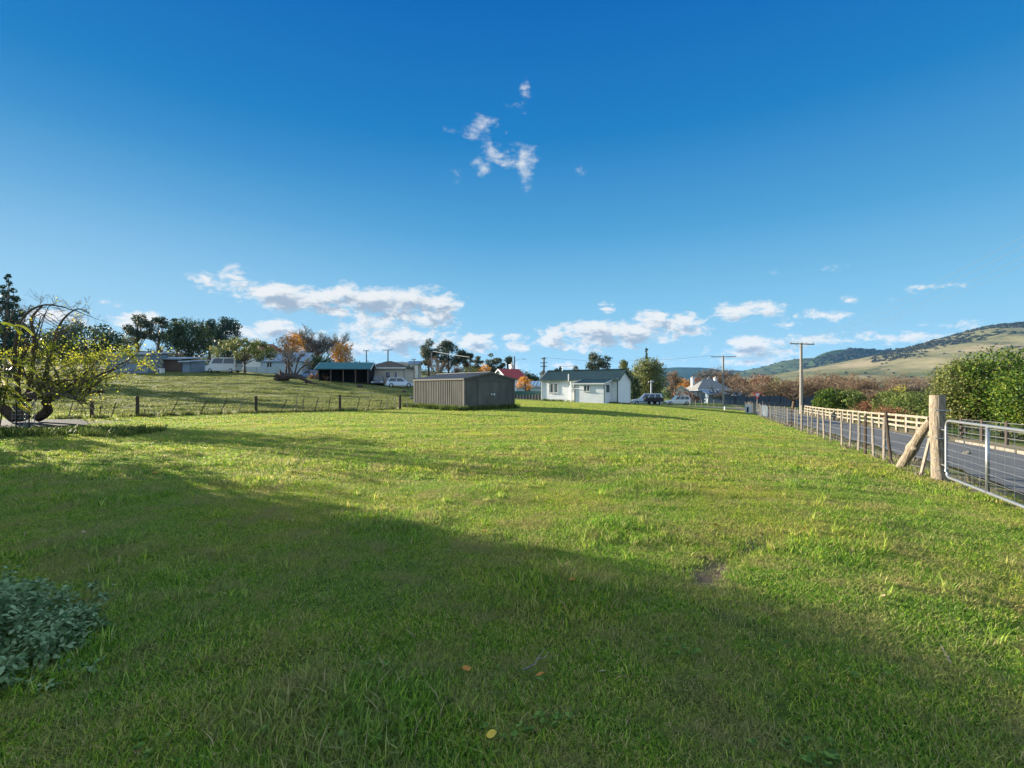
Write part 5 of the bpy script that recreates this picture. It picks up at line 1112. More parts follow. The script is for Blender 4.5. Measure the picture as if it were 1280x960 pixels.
tree('autumn_tree', 'green and brown tree left of the corner tree', 966, 118, 471, 5, 'lf_olive', 'gum', .1, 37, 1300, .36)
tree('autumn_tree', 'low rusty tree behind the corner tree', 985, 122, 476, 9, 'lf_rust', 'round', .1, 38, 2000, .36)
tree('dark_round_tree', 'dark hedge tree beside the large evergreen', 846, 118, 484, 7, 'lf_dark', 'round', .05, 39, 1800, .36)
# right roadside shrubs
tree('green_bush', 'dense dark green bush beyond the cream fence, the left one', 1040, 60, 484.5, 4.9, 'lf_bright', 'round', .04, 40, 5000, .22, cat='bush')
tree('green_bush', 'paler green bush leaning right of the dense dark one', 1064, 58, 485, 3.8, 'lf_mid', 'round', .04, 42, 3200, .2, cat='bush')
tree('brown_shrub', 'red brown twiggy shrub behind the cream fence', 1090, 50, 502, 4.2, 'lf_rust', 'gum', .04, 43, 2200, .15, cat='bush')
tree('green_bush', 'straggly green shrub midway along the cream fence', 1112, 46, 488, 3.2, 'lf_mid', 'gum', .04, 44, 2600, .16, cat='bush')
tree('green_bush', 'blue green shrub nearest the leaning log', 1142, 40, 487, 4.0, 'lf_mid', 'round', .04, 45, 4500, .15, cat='bush')
tree('yellow_shrub', 'small yellowing shrub between two green ones', 1122, 60, 481, 3.6, 'lf_yellow', 'gum', .04, 46, 900, .18, cat='bush')
tree('brown_shrub', 'low rusty brush at the end of the cream fence', 1118, 36, 508, 3.0, 'lf_rust', 'gum', .04, 47, 1400, .12, cat='bush')
tree('yellow_shrub', 'yellow weeds showing through the cream rails', 1082, 38.5, 524, 2.4, 'lf_yellow', 'gum', .03, 48, 500, .1, cat='bush')
# the big bushes at the right
tree('big_bush', 'tall feathery green bush just right of the gate post', 1206, 27, 446, 3.6, 'lf_olive', 'round', .03, 49, 12000, .13, cat='bush', crad=.17, nclump=44)
tree('big_bush', 'big glossy dark green bush, the highest behind the gate', 1254, 26, 431, 6.0, 'lf_bright', 'round', .03, 50, 14000, .14, cat='bush', crad=.17, nclump=48)
tree('big_bush', 'nearer light green bush at the right edge', 1298, 22.5, 455, 3.9, 'lf_bright', 'round', .03, 51, 10000, .12, cat='bush', crad=.18, nclump=40)
tree('big_bush', 'bush beyond the right edge joining the big hedge', 1345, 25, 428, 6.5, 'lf_bright', 'round', .03, 52, 8000, .18, cat='bush')
tree('green_bush', 'small trailing shrub at the foot of the tall bushes', 1178, 29, 500, 2.2, 'lf_mid', 'gum', .02, 53, 1800, .11, cat='bush')

# valley scrub and hillside trees that read as one mass
def scrub(name, label, spots, mat, n_each, leafsize, kind='stuff', cat='scrub', seed=0, sq=.8, Zf=None, shell=.3):
    rng = np.random.RandomState(seed); Vs = []; rv = []
    for (x, y, z, w_, h_) in spots:
        cl = [(x + rng.uniform(-w_, w_) * .35, y + rng.uniform(-w_, w_) * .35, z + h_ * rng.uniform(.3, .65), h_ * rng.uniform(.35, .55)) for _ in range(5)]
        V, r = leaf_cloud(cl, n_each, leafsize, rng, shell=shell, squash=sq); Vs.append(V); rv.append(np.clip(r + rng.uniform(-.3, .3), 0, 1))
    o = link_mesh(name, np_mesh(name, np.concatenate(Vs), 4, np.concatenate(rv)), M[mat]); return tag(o, label, cat, kind=kind)
rs = np.random.RandomState(4)
def spots(n, pxr, Yr, wr, hr, seed):
    rs = np.random.RandomState(seed); out = []
    for _ in range(n):
        px = rs.uniform(*pxr); Y = rs.uniform(*Yr); x = (px - HX) / F * Y; h_ = rs.uniform(*hr); out.append((x, Y, float(hgt(x, Y, False)), rs.uniform(*wr), h_))
    return out
scrub('valley_scrub', 'brown and russet leafless scrub filling the valley', spots(200, (835, 1420), (120, 260), (4, 9), (2.5, 5.2), 1), 'twig', 260, .5, seed=1)
scrub('valley_scrub', 'rusty low bramble between the valley trees', spots(90, (850, 1250), (95, 220), (3, 7), (1.5, 3.5), 2), 'lf_rust', 200, .45, seed=2)
scrub('valley_scrub', 'dark green bushes dotted through the valley scrub', spots(55, (840, 1400), (130, 300), (3, 6), (2.0, 4.8), 3), 'lf_dark', 200, .5, seed=3)
scrub('valley_scrub', 'golden and olive bushes mixed among the bare scrub', spots(60, (850, 1300), (110, 240), (3, 7), (2.0, 4.2), 8), 'lf_olive', 200, .45, seed=8)
scrub('distant_wood', 'far off line of dark trees along the foot of the hill', spots(150, (820, 1400), (320, 620), (8, 16), (5, 9), 4), 'lf_dark', 120, 1.1, seed=4)
scrub('distant_wood', 'low distant trees along the skyline behind the houses', spots(110, (-200, 840), (150, 260), (6, 12), (3, 6.5), 5), 'lf_gum', 160, .7, seed=5)
scrub('rough_brush', 'dull low brush and weeds on the bank beyond the street', [(fenceR_X(y) + e, y, float(hgt(fenceR_X(y) + e, y, False)), 1.2, h_) for y, e, h_ in zip(rs.uniform(14, 60, 90), rs.uniform(9.5, 16, 90), rs.uniform(.5, 1.3, 90))], 'lf_olive', 260, .12, seed=6)
def hill_scatter(V, n, label, seed, t0, t1, size, pxr, bias=1.0):
    rs = np.random.RandomState(seed); nr, nc = V.shape[:2]; sp = []; k = 0
    while len(sp) < n and k < n * 20:
        k += 1; j = rs.randint(0, nc); i = t0 + (t1 - t0) * rs.uniform() ** bias; i0 = min(nr - 2, int(i * nr / 2)); p = V[i0, j] + (V[i0 + 1, j] - V[i0, j]) * rs.uniform(); px = HX + F * p[0] / p[1]
        if not (pxr[0] < px < pxr[1]): continue
        if math.sin(p[0] * .013 + 1) * math.sin(p[1] * .02 + p[0] * .006) + rs.uniform(-.7, .7) < .05: continue
        s = size * rs.uniform(.5, 1.3); sp.append((p[0], p[1], p[2] - s * .3, s * 1.3, s))
    return scrub('hillside_trees', label, sp, 'hill_tree', 60, size * .45, seed=seed, sq=.7, cat='trees')
hill_scatter(VD, 1300, 'dark tree clumps scattered over the top of the bare hill', 11, .74, 1.03, 7, (1090, 1500), .55)
hill_scatter(VD, 60, 'a few lone trees dotted on the grassy hillside', 12, .3, .8, 6, (960, 1500))
hill_scatter(VC, 800, 'close forest covering the wooded knoll', 13, .55, 1.03, 13, (1005, 1200), .8)
hill_scatter(VB, 120, 'scattered trees along the smooth green hill', 14, .5, 1.02, 10, (900, 1040))

# ------------------------------------------------------------------ the leaning yellow leaved tree at the left
def yellow_tree():
    b = G(34, 19.5); root = empty('yellow_leaved_tree', b, 0, 'gnarled low tree with arching bare shoots and yellow green leaves', 'tree'); rnd = random.Random(12); mb = MB(); tw = []
    S = 19.5 / F; P = lambda px, py, dy=0: Vector(((px - 34) * S, dy, Z(py, 19.5) - b.z))
    limbs = [([P(30, 524), P(26, 508), P(30, 498), P(52, 494, -.3), P(88, 494, -.4), P(120, 500, -.5)], [.24, .2, .17, .14, .10, .06]),
             ([P(38, 523, .3), P(54, 512, .2), P(60, 500), P(84, 492, .2), P(120, 490, .4)], [.19, .16, .13, .10, .05]),
             ([P(26, 524, -.2), P(14, 508, -.4), P(2, 496, -.5), P(-22, 486, -.3)], [.2, .16, .12, .08]),
             ([P(36, 500), P(28, 470, .3), P(34, 430, .3), P(40, 398), P(60, 382, -.2)], [.12, .09, .07, .05, .02]),
             ([P(50, 496, .2), P(58, 465), P(62, 425, .2), P(72, 400, .2), P(95, 386, .1), P(112, 392, 0)], [.09, .07, .05, .04, .025, .01]),
             ([P(30, 498, -.2), P(34, 450, -.5), P(44, 405, -.6), P(66, 384, -.5), P(98, 388, -.4), P(128, 400, -.3)], [.10, .07, .05, .035, .02, .008]),
             ([P(90, 494, -.4), P(120, 478, -.5), P(150, 464, -.5), P(172, 450, -.4), P(182, 440, -.3)], [.07, .05, .035, .02, .008]),
             ([P(70, 494), P(96, 468, .3), P(112, 448, .4), P(124, 424, .4)], [.06, .045, .03, .01])]
    for k in range(11):
        x0 = rnd.uniform(24, 62); x1 = x0 + rnd.uniform(-6, 14); x2 = x1 + rnd.uniform(14, 46); x3 = x2 + rnd.uniform(14, 40); yt = rnd.uniform(384, 416); dy = rnd.uniform(-.8, .8)
        limbs.append(([P(x0, rnd.uniform(470, 490), dy * .4), P(x1, (480 + yt) / 2 + 8, dy * .7), P((x1 + x2) / 2, yt, dy), P(x2, yt + rnd.uniform(2, 9), dy), P(x3, yt + rnd.uniform(14, 40), dy * 1.1)], [.030, .021, .015, .009, .004]))
    for k in range(12):
        x0 = rnd.uniform(20, 110); y0 = rnd.uniform(470, 496); x3 = x0 + rnd.uniform(-30, 90); y3 = rnd.uniform(425, 480); dy = rnd.uniform(-1.2, 1.2)
        limbs.append(([P(x0, y0, dy * .3), P((x0 * 2 + x3) / 3, (y0 + y3) / 2, dy * .7), P((x0 + 2 * x3) / 3, (y0 + 3 * y3) / 4, dy), P(min(x3, 188), y3, dy * 1.2)], [.04, .026, .014, .006]))
    for pts, rr in limbs:
        # smooth the limb
        q = []; R_ = []
        for i in range(len(pts) - 1):
            for t in (0, .25, .5, .75): p0 = pts[max(i - 1, 0)]; p1 = pts[i]; p2 = pts[i + 1]; p3 = pts[min(i + 2, len(pts) - 1)]; q.append(Vector(_cr(np.array(p0), np.array(p1), np.array(p2), np.array(p3), t)) + Vector((rnd.uniform(-.03, .03), rnd.uniform(-.03, .03), rnd.uniform(-.03, .03)))); R_.append(rr[i] + (rr[i + 1] - rr[i]) * t)
        q.append(pts[-1]); R_.append(rr[-1]); mb.tube(q, R_, 8, cap=False, wob=.12, rng=rnd)
        for i in range(3, len(q)):
            if R_[i] < .15:
                for _ in range((2 if q[i].z < 2.4 else 1) if R_[0] > .041 else (1 if i % 4 == 0 else 0)):
                    hi = q[i].z > 2.4; d = Vector((rnd.gauss(.15, .7), rnd.gauss(0, .7), rnd.gauss(.25 if not hi else .0, .5))).normalized(); grow(rnd, q[i], d, rnd.uniform(.40, .85) * (.55 if hi else 1), max(.008, R_[i] * .35), 2, mb, tw, .7, .12, 3, .004, 3)
    mb.build('trunk', M['bark'], root); twig_mesh(tw, 'twigs', 'twig_grey', root, rnd)
    ends = np.array([tuple(p) for pts, _ in tw for p in pts[1:]]); rng = np.random.RandomState(3)
    py = ends[:, 2]; wgt = np.where((py < 3.4) & (py > .8), 1.0, .05) * np.where(ends[:, 0] > -1.5, 1, .7); wgt /= wgt.sum()
    n = 6300; Pp = ends[rng.choice(len(ends), n, p=wgt)] + rng.normal(0, .07, (n, 3)); V = leaf_quads(Pp, np.tile([[0, 0, 1.]], (n, 1)), .078, rng, .75, 1.2)
    link_mesh('leaves', np_mesh('leaves', V, 4, np.repeat(np.clip(rng.normal(.42, .3, n), 0, 1), 4)), M['lf_yellow'], root)
yellow_tree()
def fern_shrub():
    b = G(-12, 15.5); root = empty('feathery_shrub', b, 0, 'shrub of drooping yellow green feather leaves at the left edge', 'bush'); rng = np.random.RandomState(7); rnd = random.Random(7)
    st = MB(); V = []; rv = []
    for i in range(70):
        a = rnd.uniform(0, 6.28); r = rnd.uniform(.1, .75); h = rnd.uniform(.9, 2.6) if i % 7 else 3.6; p0 = Vector((math.cos(a) * r * .3, math.sin(a) * r * .3, 0)); p1 = Vector((math.cos(a) * r, math.sin(a) * r, h))
        if i % 3 == 0: st.tube([p0, (p0 + p1) / 2, p1], [.03, .02, .008], 4)
        d = Vector((math.cos(a), math.sin(a), .15)); L_ = rnd.uniform(.35, .6); q = rnd.random()
        for k in range(15):
            t = k / 14; c = p1 + d * L_ * t - Vector((0, 0, .35 * t * t)); sd_ = Vector((-math.sin(a), math.cos(a), 0)); ln = .13 * (1 - .6 * t)
            for s in (-1, 1):
                e = c + sd_ * s * ln - Vector((0, 0, .05)); w_ = d * .022; V += [c - w_, c + w_, e + w_ * .4, e - w_ * .4]; rv += [q] * 4
    link_mesh('leaves', np_mesh('leaves', np.array([tuple(v) for v in V]), 4, rv), M['lf_yellow'], root); st.build('stem', M['bark'], root)
    cl = [(rnd.uniform(-.7, .5), rnd.uniform(-.5, .5), rnd.uniform(.7, 1.8), rnd.uniform(.3, .45)) for _ in range(12)]; Vc, rc = leaf_cloud(cl, 2600, .08, rng); link_mesh('inner_leaves', np_mesh('inner_leaves', Vc, 4, rc), M['lf_dark'], root)
fern_shrub()

# ------------------------------------------------------------------ fallen dead tree in the paddock
def fallen_tree():
    Y = 60; b = G(360, Y); root = empty('fallen_tree', b, 0, 'uprooted dead tree lying in the paddock with bare limbs up', 'tree'); rnd = random.Random(15); S = Y / F; mb = MB(); tw = []
    P = lambda px, py, dy=0: Vector(((px - 360) * S, dy, Z(py, Y) - b.z))
    mb.tube([P(350, 474), P(358, 470), P(366, 470), P(374, 471), P(382, 475), P(392, 480), P(404, 483)], [.45, .38, .33, .27, .21, .15, .07], 10, wob=.22, rng=rnd)
    c0 = P(352, 473)
    for k in range(46):
        d = Vector((rnd.gauss(-.35, .55), rnd.gauss(0, .7), rnd.gauss(.1, .7))).normalized(); L_ = rnd.uniform(.5, 1.25); e = c0 + d * L_; e.z = max(e.z, -.05); m_ = (c0 + e) / 2 + Vector((rnd.gauss(0, .1), rnd.gauss(0, .1), rnd.gauss(0, .1))); mb.tube([c0, m_, e], [.30, .2, .04], 5, wob=.3, rng=rnd)
    mb.tube([P(382, 475), P(383, 482)], .1, 5); mb.tube([P(390, 479), P(396, 480), P(399, 484)], [.12, .1, .05], 5)
    for px0, py0, px1, py1 in ((357, 468, 353, 448), (366, 468, 357, 450), (368, 469, 372, 446), (370, 469, 380, 455), (362, 468, 364, 447)):
        a, c = P(px0, py0), P(px1, py1, rnd.uniform(-1, 1)); mb.tube([a, (a + c) / 2 + Vector((rnd.uniform(-.2, .2), 0, .1)), c], [.13, .09, .05], 6, cap=False)
        for _ in range(5): grow(rnd, a.lerp(c, rnd.uniform(.45, 1)), ((c - a).normalized() + Vector((rnd.gauss(0, .6), rnd.gauss(0, .6), -.2))).normalized(), .55, .06, 3, mb, tw, .7, .05, 3, .018, 4)
    mb.build('trunk', M['dead_wood'], root); twig_mesh(tw, 'branches', 'twig_grey', root, rnd)
fallen_tree()

# ------------------------------------------------------------------ dense trees standing off to the left (they shade the near lawn)
for k, (c, s, top, Wd, lab) in enumerate(((1.4, 20.6, 5.1, 4.7, 'first evergreen of the screen left of the lawn, nearest the drive'), (-2.2, 20.4, 5.9, 5.2, 'second evergreen of the screen left of the lawn'), (-4.8, 20.2, 6.3, 5.2, 'third evergreen of the screen left of the lawn'), (-8.6, 20, 5.4, 5.2, 'fourth evergreen of the screen left of the lawn'), (-12.6, 19.6, 5.6, 5.4, 'last evergreen of the screen, behind the viewpoint'))):
    x = -.866 * s + .5 * c; y = .5 * s + .866 * c; b = Vector((x, y, float(hgt(x, y))))
    tree('screen_tree', lab, 0, 0, 0, Wd, 'lf_dark', 'hedge', .04, 90 + k, 30000, .17, base=b, top=top, crad=.17, nclump=90)

# ------------------------------------------------------------------ weed clump bottom left
def weeds():
    rng = np.random.RandomState(8); V = []; rv = []; cols_ = []
    def rosette(cx, cy, h, n, L_):
        z0 = float(hgt(cx, cy))
        for i in range(n):
            a = rng.uniform(0, 6.28); hh = h * rng.uniform(.15, 1); r0 = rng.uniform(0, .05); L = L_ * rng.uniform(.7, 1.2); tilt = rng.uniform(-.7, 1.1); q = rng.uniform()
            d = np.array([math.cos(a) * math.cos(tilt), math.sin(a) * math.cos(tilt), math.sin(tilt)]); sdv = np.array([-math.sin(a), math.cos(a), rng.uniform(-.3, .3)]); c = np.array([cx + math.cos(a) * r0, cy + math.sin(a) * r0, z0 + hh])
            up = np.array([0, 0, 1.]); prof = [(0, .12), (.25, .42), (.55, .5), (.82, .34), (1, .04)]; pts = []
            for t, wd in prof:
                m = c + d * L * t - up * L * .35 * t * t; pts += [m - sdv * wd * L * .55 + up * .12 * wd * L, m + sdv * wd * L * .55 + up * .12 * wd * L]
            for k in range(4): V.extend([pts[2 * k], pts[2 * k + 1], pts[2 * k + 3], pts[2 * k + 2]]); rv.extend([q] * 4)
    n = 0
    while n < 330:
        px = rng.uniform(-160, 130); py = rng.uniform(728, 868); Y = EYE * F / (py - HY); x = (px - HX) / F * Y
        e = ((px + 20) / 135) ** 2 + ((py - 800 + px * .1) / 62) ** 2 + .35 * math.sin(px * .09 + 1) * math.sin(py * .13)
        if e > 1 and rng.uniform() > .14: continue
        rosette(x, Y, .27 * max(.16, 1.1 - e), 24, rng.uniform(.026, .044)); n += 1
    o = link_mesh('weed_patch', np_mesh('weed_patch', np.array(V), 4, rv), M['weed']); tag(o, 'patch of grey green round leaved weeds in the shaded grass', 'weeds', kind='stuff')
    # a few broad weeds round the shed foot and on the lawn
weeds()
def lawn_weeds():
    rng = np.random.RandomState(18); V = []; rv = []
    for c in range(26):
        px0, py0 = rng.uniform(-60, 1340), 620 + 340 * rng.uniform() ** .8
        if (px0 > 850 and py0 < 760 and rng.uniform() < .5): continue
        for _ in range(rng.randint(2, 9)):
            py = py0 + rng.normal(0, 6); Y = EYE * F / (max(py, 560) - HY); x = (px0 - HX) / F * Y + rng.normal(0, .07); z0 = float(hgt(x, Y)) + rng.uniform(.015, .05)
            for i in range(rng.randint(4, 9)):
                a = rng.uniform(0, 6.28); L = rng.uniform(.014, .028); d = np.array([math.cos(a), math.sin(a), rng.uniform(0, .5)]); sd_ = np.array([-math.sin(a), math.cos(a), 0]) * L * .38; p = np.array([x, Y, z0]); V += [p, p + d * L * .55 - sd_, p + d * L, p + d * L * .55 + sd_]; rv += [rng.uniform()] * 4
    o = link_mesh('lawn_weeds', np_mesh('lawn_weeds', np.array(V), 4, rv), M['low_weed']); tag(o, 'small flat leaved weeds growing through the lawn', 'weeds', kind='stuff')
lawn_weeds()
def tufts_at(name, label, pts, h, n, wid, mat, seed, cat='grass'):
    rng = np.random.RandomState(seed); V = []; rv = []
    for (x, y) in pts:
        z0 = float(hgt(x, y))
        for i in range(n):
            a = rng.uniform(0, 6.28); L = h * rng.uniform(.5, 1.1); ln = rng.uniform(.1, .75); r0 = rng.uniform(0, wid); bx, by = x + math.cos(a) * r0, y + math.sin(a) * r0; w_ = h * .055; sx, sy = -math.sin(a) * w_, math.cos(a) * w_; q = rng.uniform()
            P0 = np.array([bx, by, z0 - .01]); P1 = P0 + [math.cos(a) * L * ln * .35, math.sin(a) * L * ln * .35, L * .6]; P2 = P1 + [math.cos(a) * L * ln * .6, math.sin(a) * L * ln * .6, L * .35]; s = np.array([sx, sy, 0])
            V += [P0 - s, P0 + s, P1 + s * .8, P1 - s * .8, P1 - s * .8, P1 + s * .8, P2 + s * .1, P2 - s * .1]; rv += [q] * 8
    o = link_mesh(name, np_mesh(name, np.array(V), 4, rv), M[mat]); return tag(o, label, cat, kind='stuff')
sb = G(580.5, 30); ca, sa = math.cos(R(38)), math.sin(R(38)); rr_ = np.random.RandomState(9)
pts = [(sb.x - sa * t - ca * o_, sb.y + ca * t - sa * o_) for t, o_ in zip(rr_.uniform(-.4, 6.9, 90), rr_.uniform(.1, 1.0, 90))] + [(sb.x + ca * t + sa * o_, sb.y + sa * t - ca * o_) for t, o_ in zip(rr_.uniform(-.3, 4.2, 40), rr_.uniform(.1, .5, 40))]
tufts_at('tall_grass', 'longer green weeds growing along the foot of the shed', pts, .38, 26, .22, 'lf_mid', 10)
xs = rr_.uniform(-21, -7.6, 170); tufts_at('tall_grass', 'longer grass left standing under the paddock fence', [(x, fenceL_Y(x) + rr_.uniform(-.5, .4)) for x in xs], .26, 22, .25, 'lf_olive', 11)
ys = rr_.uniform(8.5, 50, 190); tufts_at('dry_grass', 'straw coloured tufts along the roadside fence', [(fenceR_X(y) + rr_.uniform(-.25, .75), y) for y in ys], .14, 18, .16, 'twig_grey', 12)
xs = rr_.uniform(-19, -11.5, 150); tufts_at('tall_grass', 'lush grass on the bank beside the gravel drive', [(x, 15.6 + (x + 13) * .12 + rr_.uniform(-1.6, .8)) for x in xs], .26, 24, .25, 'lf_mid', 13)
# cottage and far lawn edge weeds
tufts_at('tall_grass', 'rough weeds along the foot of the cottage wall', [(11 - .809 * s - .588 * o_, 50 + .588 * s - .809 * o_) for s, o_ in zip(rr_.uniform(-1, 9, 70), rr_.uniform(.2, .9, 70))], .3, 18, .3, 'lf_mid', 14)

# ------------------------------------------------------------------ fallen leaves and twigs on the lawn
def fallen_leaf(px, py, s, seed, label, mat='lf_litter', group='fallen leaves on the near lawn'):
    rnd = random.Random(seed); Y = EYE * F / (py - HY); x = (px - HX) / F * Y; z = float(hgt(x, Y)) + .035; mb = MB(); n = 6; a = rnd.uniform(0, 6.28); V = []; 
    for i in range(n + 1):
        t = i / n; wd = math.sin(math.pi * min(1, t * .92 + .06)) ** .8 * .36; cu = .3 * (t - .5) ** 2
        for sx in (-1, 0, 1): V.append(((t - .5) * s, sx * wd * s, (cu + (.14 if sx else 0) * wd * 2) * s))
    fs = [(i * 3 + k, i * 3 + k + 1, i * 3 + k + 4, i * 3 + k + 3) for i in range(n) for k in range(2)]; mb.add(V, fs); mb.tube([(-.5 * s, 0, .08 * s), (-.8 * s, .05 * s, .1 * s)], s * .02, 4)
    o = mb.build('fallen_leaf', M[mat], smooth=True); o.location = (x, Y, z); o.rotation_euler = (rnd.uniform(-.5, .5), rnd.uniform(-.5, .5), a); tag(o, label, 'leaf', group)
M['leaf_yellow'] = simple('yellow_dry_leaf', (.62, .42, .05), .7, var=.2, scale=40); M['leaf_pale'] = simple('pale_dry_leaf', (.36, .27, .18), .95, var=.2, scale=40)
fallen_leaf(583, 843, .055, 1, 'long curled orange leaf lying at the bottom centre of the lawn'); fallen_leaf(615, 928, .05, 2, 'yellow leaf lying nearest the bottom of the photo', 'leaf_yellow')
for k, (px, py, wh) in enumerate(((715, 731, 'in the middle of the lawn, at the shadow edge'), (675, 852, 'near the bottom centre of the lawn'), (605, 668, 'on sunlit grass just above the shadow'), (163, 563, 'on the bright grass at the left'), (194, 593, 'just inside the shadow at the left'), (895, 660, 'beside the worn earth patch'))): fallen_leaf(px, py, .05 + (700 - min(py, 700)) * .0004, 10 + k, 'small orange brown leaf lying ' + wh)
for k, (px, py, wh) in enumerate(((104, 670, 'in the shade above the weed patch'), (754, 848, 'right of the bottom centre'), (1104, 742, 'on the sunlit grass at right'), (126, 692, 'close to the weed patch'))): fallen_leaf(px, py, .04, 30 + k, 'small pale dry leaf resting ' + wh, 'leaf_pale')
def twig(px, py, L_, a, seed, lab):
    rnd = random.Random(seed); Y = EYE * F / (py - HY); x = (px - HX) / F * Y; mb = MB(); d = Vector((math.cos(a), math.sin(a), 0)); pts = [Vector((0, 0, .05)) + d * L_ * t + Vector((rnd.uniform(-.01, .01), rnd.uniform(-.012, .012), rnd.uniform(-.004, .012))) for t in np.linspace(0, 1, 6)]
    mb.tube(pts, [.004, .0038, .0035, .003, .0025, .0015], 5); mb.tube([pts[3], pts[3] + Vector((.03, .05, .01)), pts[3] + Vector((.05, .09, .01))], [.0028, .0022, .001], 4); o = mb.build('twig', M['bark_grey']); o.location = (x, Y, float(hgt(x, Y))); tag(o, lab, 'twig')
twig(655, 852, .22, .9, 1, 'pale forked twig lying in the shaded grass'); twig(1190, 830, .16, 1.1, 2, 'thin dry stalk at the lower right of the lawn')

# ------------------------------------------------------------------ grass (one uncountable mass: patches scattered over the lawn)
def grass_patch(name, R_, n, h, w_, seed, flat=.5, mat='grass'):
    rng = np.random.RandomState(seed); a = rng.uniform(0, 6.28, n); r = R_ * np.sqrt(rng.uniform(0, 1, n)); bx, by = np.cos(a) * r, np.sin(a) * r
    th = rng.uniform(0, 6.28, n); L = h * rng.uniform(.45, 1.15, n) * (1 + .5 * (rng.uniform(0, 1, n) > .93)); ln = rng.uniform(.15, 1.0, n) ** .8 * flat * 2; W_ = w_ * rng.uniform(.6, 1.3, n)
    dx, dy = np.cos(th), np.sin(th); tw = th + rng.uniform(-.8, .8, n) + 1.57; sx, sy = np.cos(tw) * W_, np.sin(tw) * W_; q = rng.uniform(0, 1, n)
    P0 = np.stack([bx, by, np.full(n, -.012)], 1); cl = np.cos(np.minimum(ln, 1.35)); sl = np.sin(np.minimum(ln, 1.35))
    P1 = P0 + np.stack([dx * L * .5 * sl * .6, dy * L * .5 * sl * .6, L * .5 * (.45 + .55 * cl) + .006], 1); P2 = P1 + np.stack([dx * L * .5 * sl * 1.1, dy * L * .5 * sl * 1.1, L * .5 * cl * .7], 1)
    s = np.stack([sx, sy, np.zeros(n)], 1); V = np.stack([P0 - s, P0 + s, P1 - s * .85, P1 + s * .85, P2 - s * .12, P2 + s * .12], 1).reshape(-1, 3)
    k = np.arange(n) * 6; idx = np.concatenate([np.stack([k, k + 1, k + 3, k + 2], 1), np.stack([k + 2, k + 3, k + 5, k + 4], 1)])
    me = np_mesh(name, V, 4, np.repeat(q, 6), idx); me.materials.append(M[mat]); return bpy.data.objects.new(name, me)
def grass_field(name, label, patches, pts, rot, scl, kind_idx):
    c = bpy.data.collections.new(name + '_blades')
    for p in patches: c.objects.link(p)
    me = bpy.data.meshes.new(name); n = len(pts); me.vertices.add(n); me.vertices.foreach_set('co', pts.astype(np.float32).ravel())
    for nm, tp, val in (('rot', 'FLOAT', rot), ('scl', 'FLOAT', scl), ('pick', 'INT', kind_idx)):
        a = me.attributes.new(nm, tp, 'POINT'); a.data.foreach_set('value', val.astype(np.int32 if tp == 'INT' else np.float32))
    o = bpy.data.objects.new(name, me); col.objects.link(o); me.materials.append(M['grass']); tag(o, label, 'grass', kind='stuff')
    g = bpy.data.node_groups.new(name, 'GeometryNodeTree'); g.interface.new_socket('Geometry', in_out='INPUT', socket_type='NodeSocketGeometry'); g.interface.new_socket('Geometry', in_out='OUTPUT', socket_type='NodeSocketGeometry')
    N = g.nodes.new; L = g.links.new; gi = N('NodeGroupInput'); go = N('NodeGroupOutput'); ip = N('GeometryNodeInstanceOnPoints'); ci = N('GeometryNodeCollectionInfo'); ci.inputs['Collection'].default_value = c; ci.inputs['Separate Children'].default_value = True; ci.inputs['Reset Children'].default_value = True
    def na(nm, dt):
        x = N('GeometryNodeInputNamedAttribute'); x.data_type = dt; x.inputs['Name'].default_value = nm; return x.outputs[0]
    L(gi.outputs[0], ip.inputs['Points']); L(ci.outputs[0], ip.inputs['Instance']); ip.inputs['Pick Instance'].default_value = True; L(na('pick', 'INT'), ip.inputs['Instance Index'])
    cx = N('ShaderNodeCombineXYZ'); L(na('rot', 'FLOAT'), cx.inputs[2]); L(cx.outputs[0], ip.inputs['Rotation']); L(na('scl', 'FLOAT'), ip.inputs['Scale']); L(ip.outputs[0], go.inputs[0])
    m = o.modifiers.new('scatter', 'NODES'); m.node_group = g; return o
def scatter(n, Ymin, Ymax, umax, seed, dens=None):
    rng = np.random.RandomState(seed); Y = np.sqrt(rng.uniform(Ymin ** 2, Ymax ** 2, n)); U = rng.uniform(-umax, umax, n); X = U * Y
    return X, Y, rng
def allowed(X, Y, rng, margin=.0):
    e = X - fenceR_X(Y); ok = (e < .35 - margin) & (Y < np.maximum(fenceL_Y(X), 27 + 0 * X) + 40 * (X > -7.6))
    ok &= rng.uniform(0, 1, len(X)) > bare_f(X, Y) * 1.15
    gap = wave(X * 2 + 7, Y * 2 - 3, 1.9) + .7 * wave(X + 31, Y + 12, .47); ok &= (gap < .8) | (rng.uniform(0, 1, len(X)) > .6)
    thin = np.clip((e + 1.4) / 1.8, 0, 1); ok &= rng.uniform(0, 1, len(X)) > thin * .75
    drive = (X < -16.3) & (Y > 16.2 + (X + 13.6) * .12) & (Y < 21.2); ok &= ~drive
    return ok
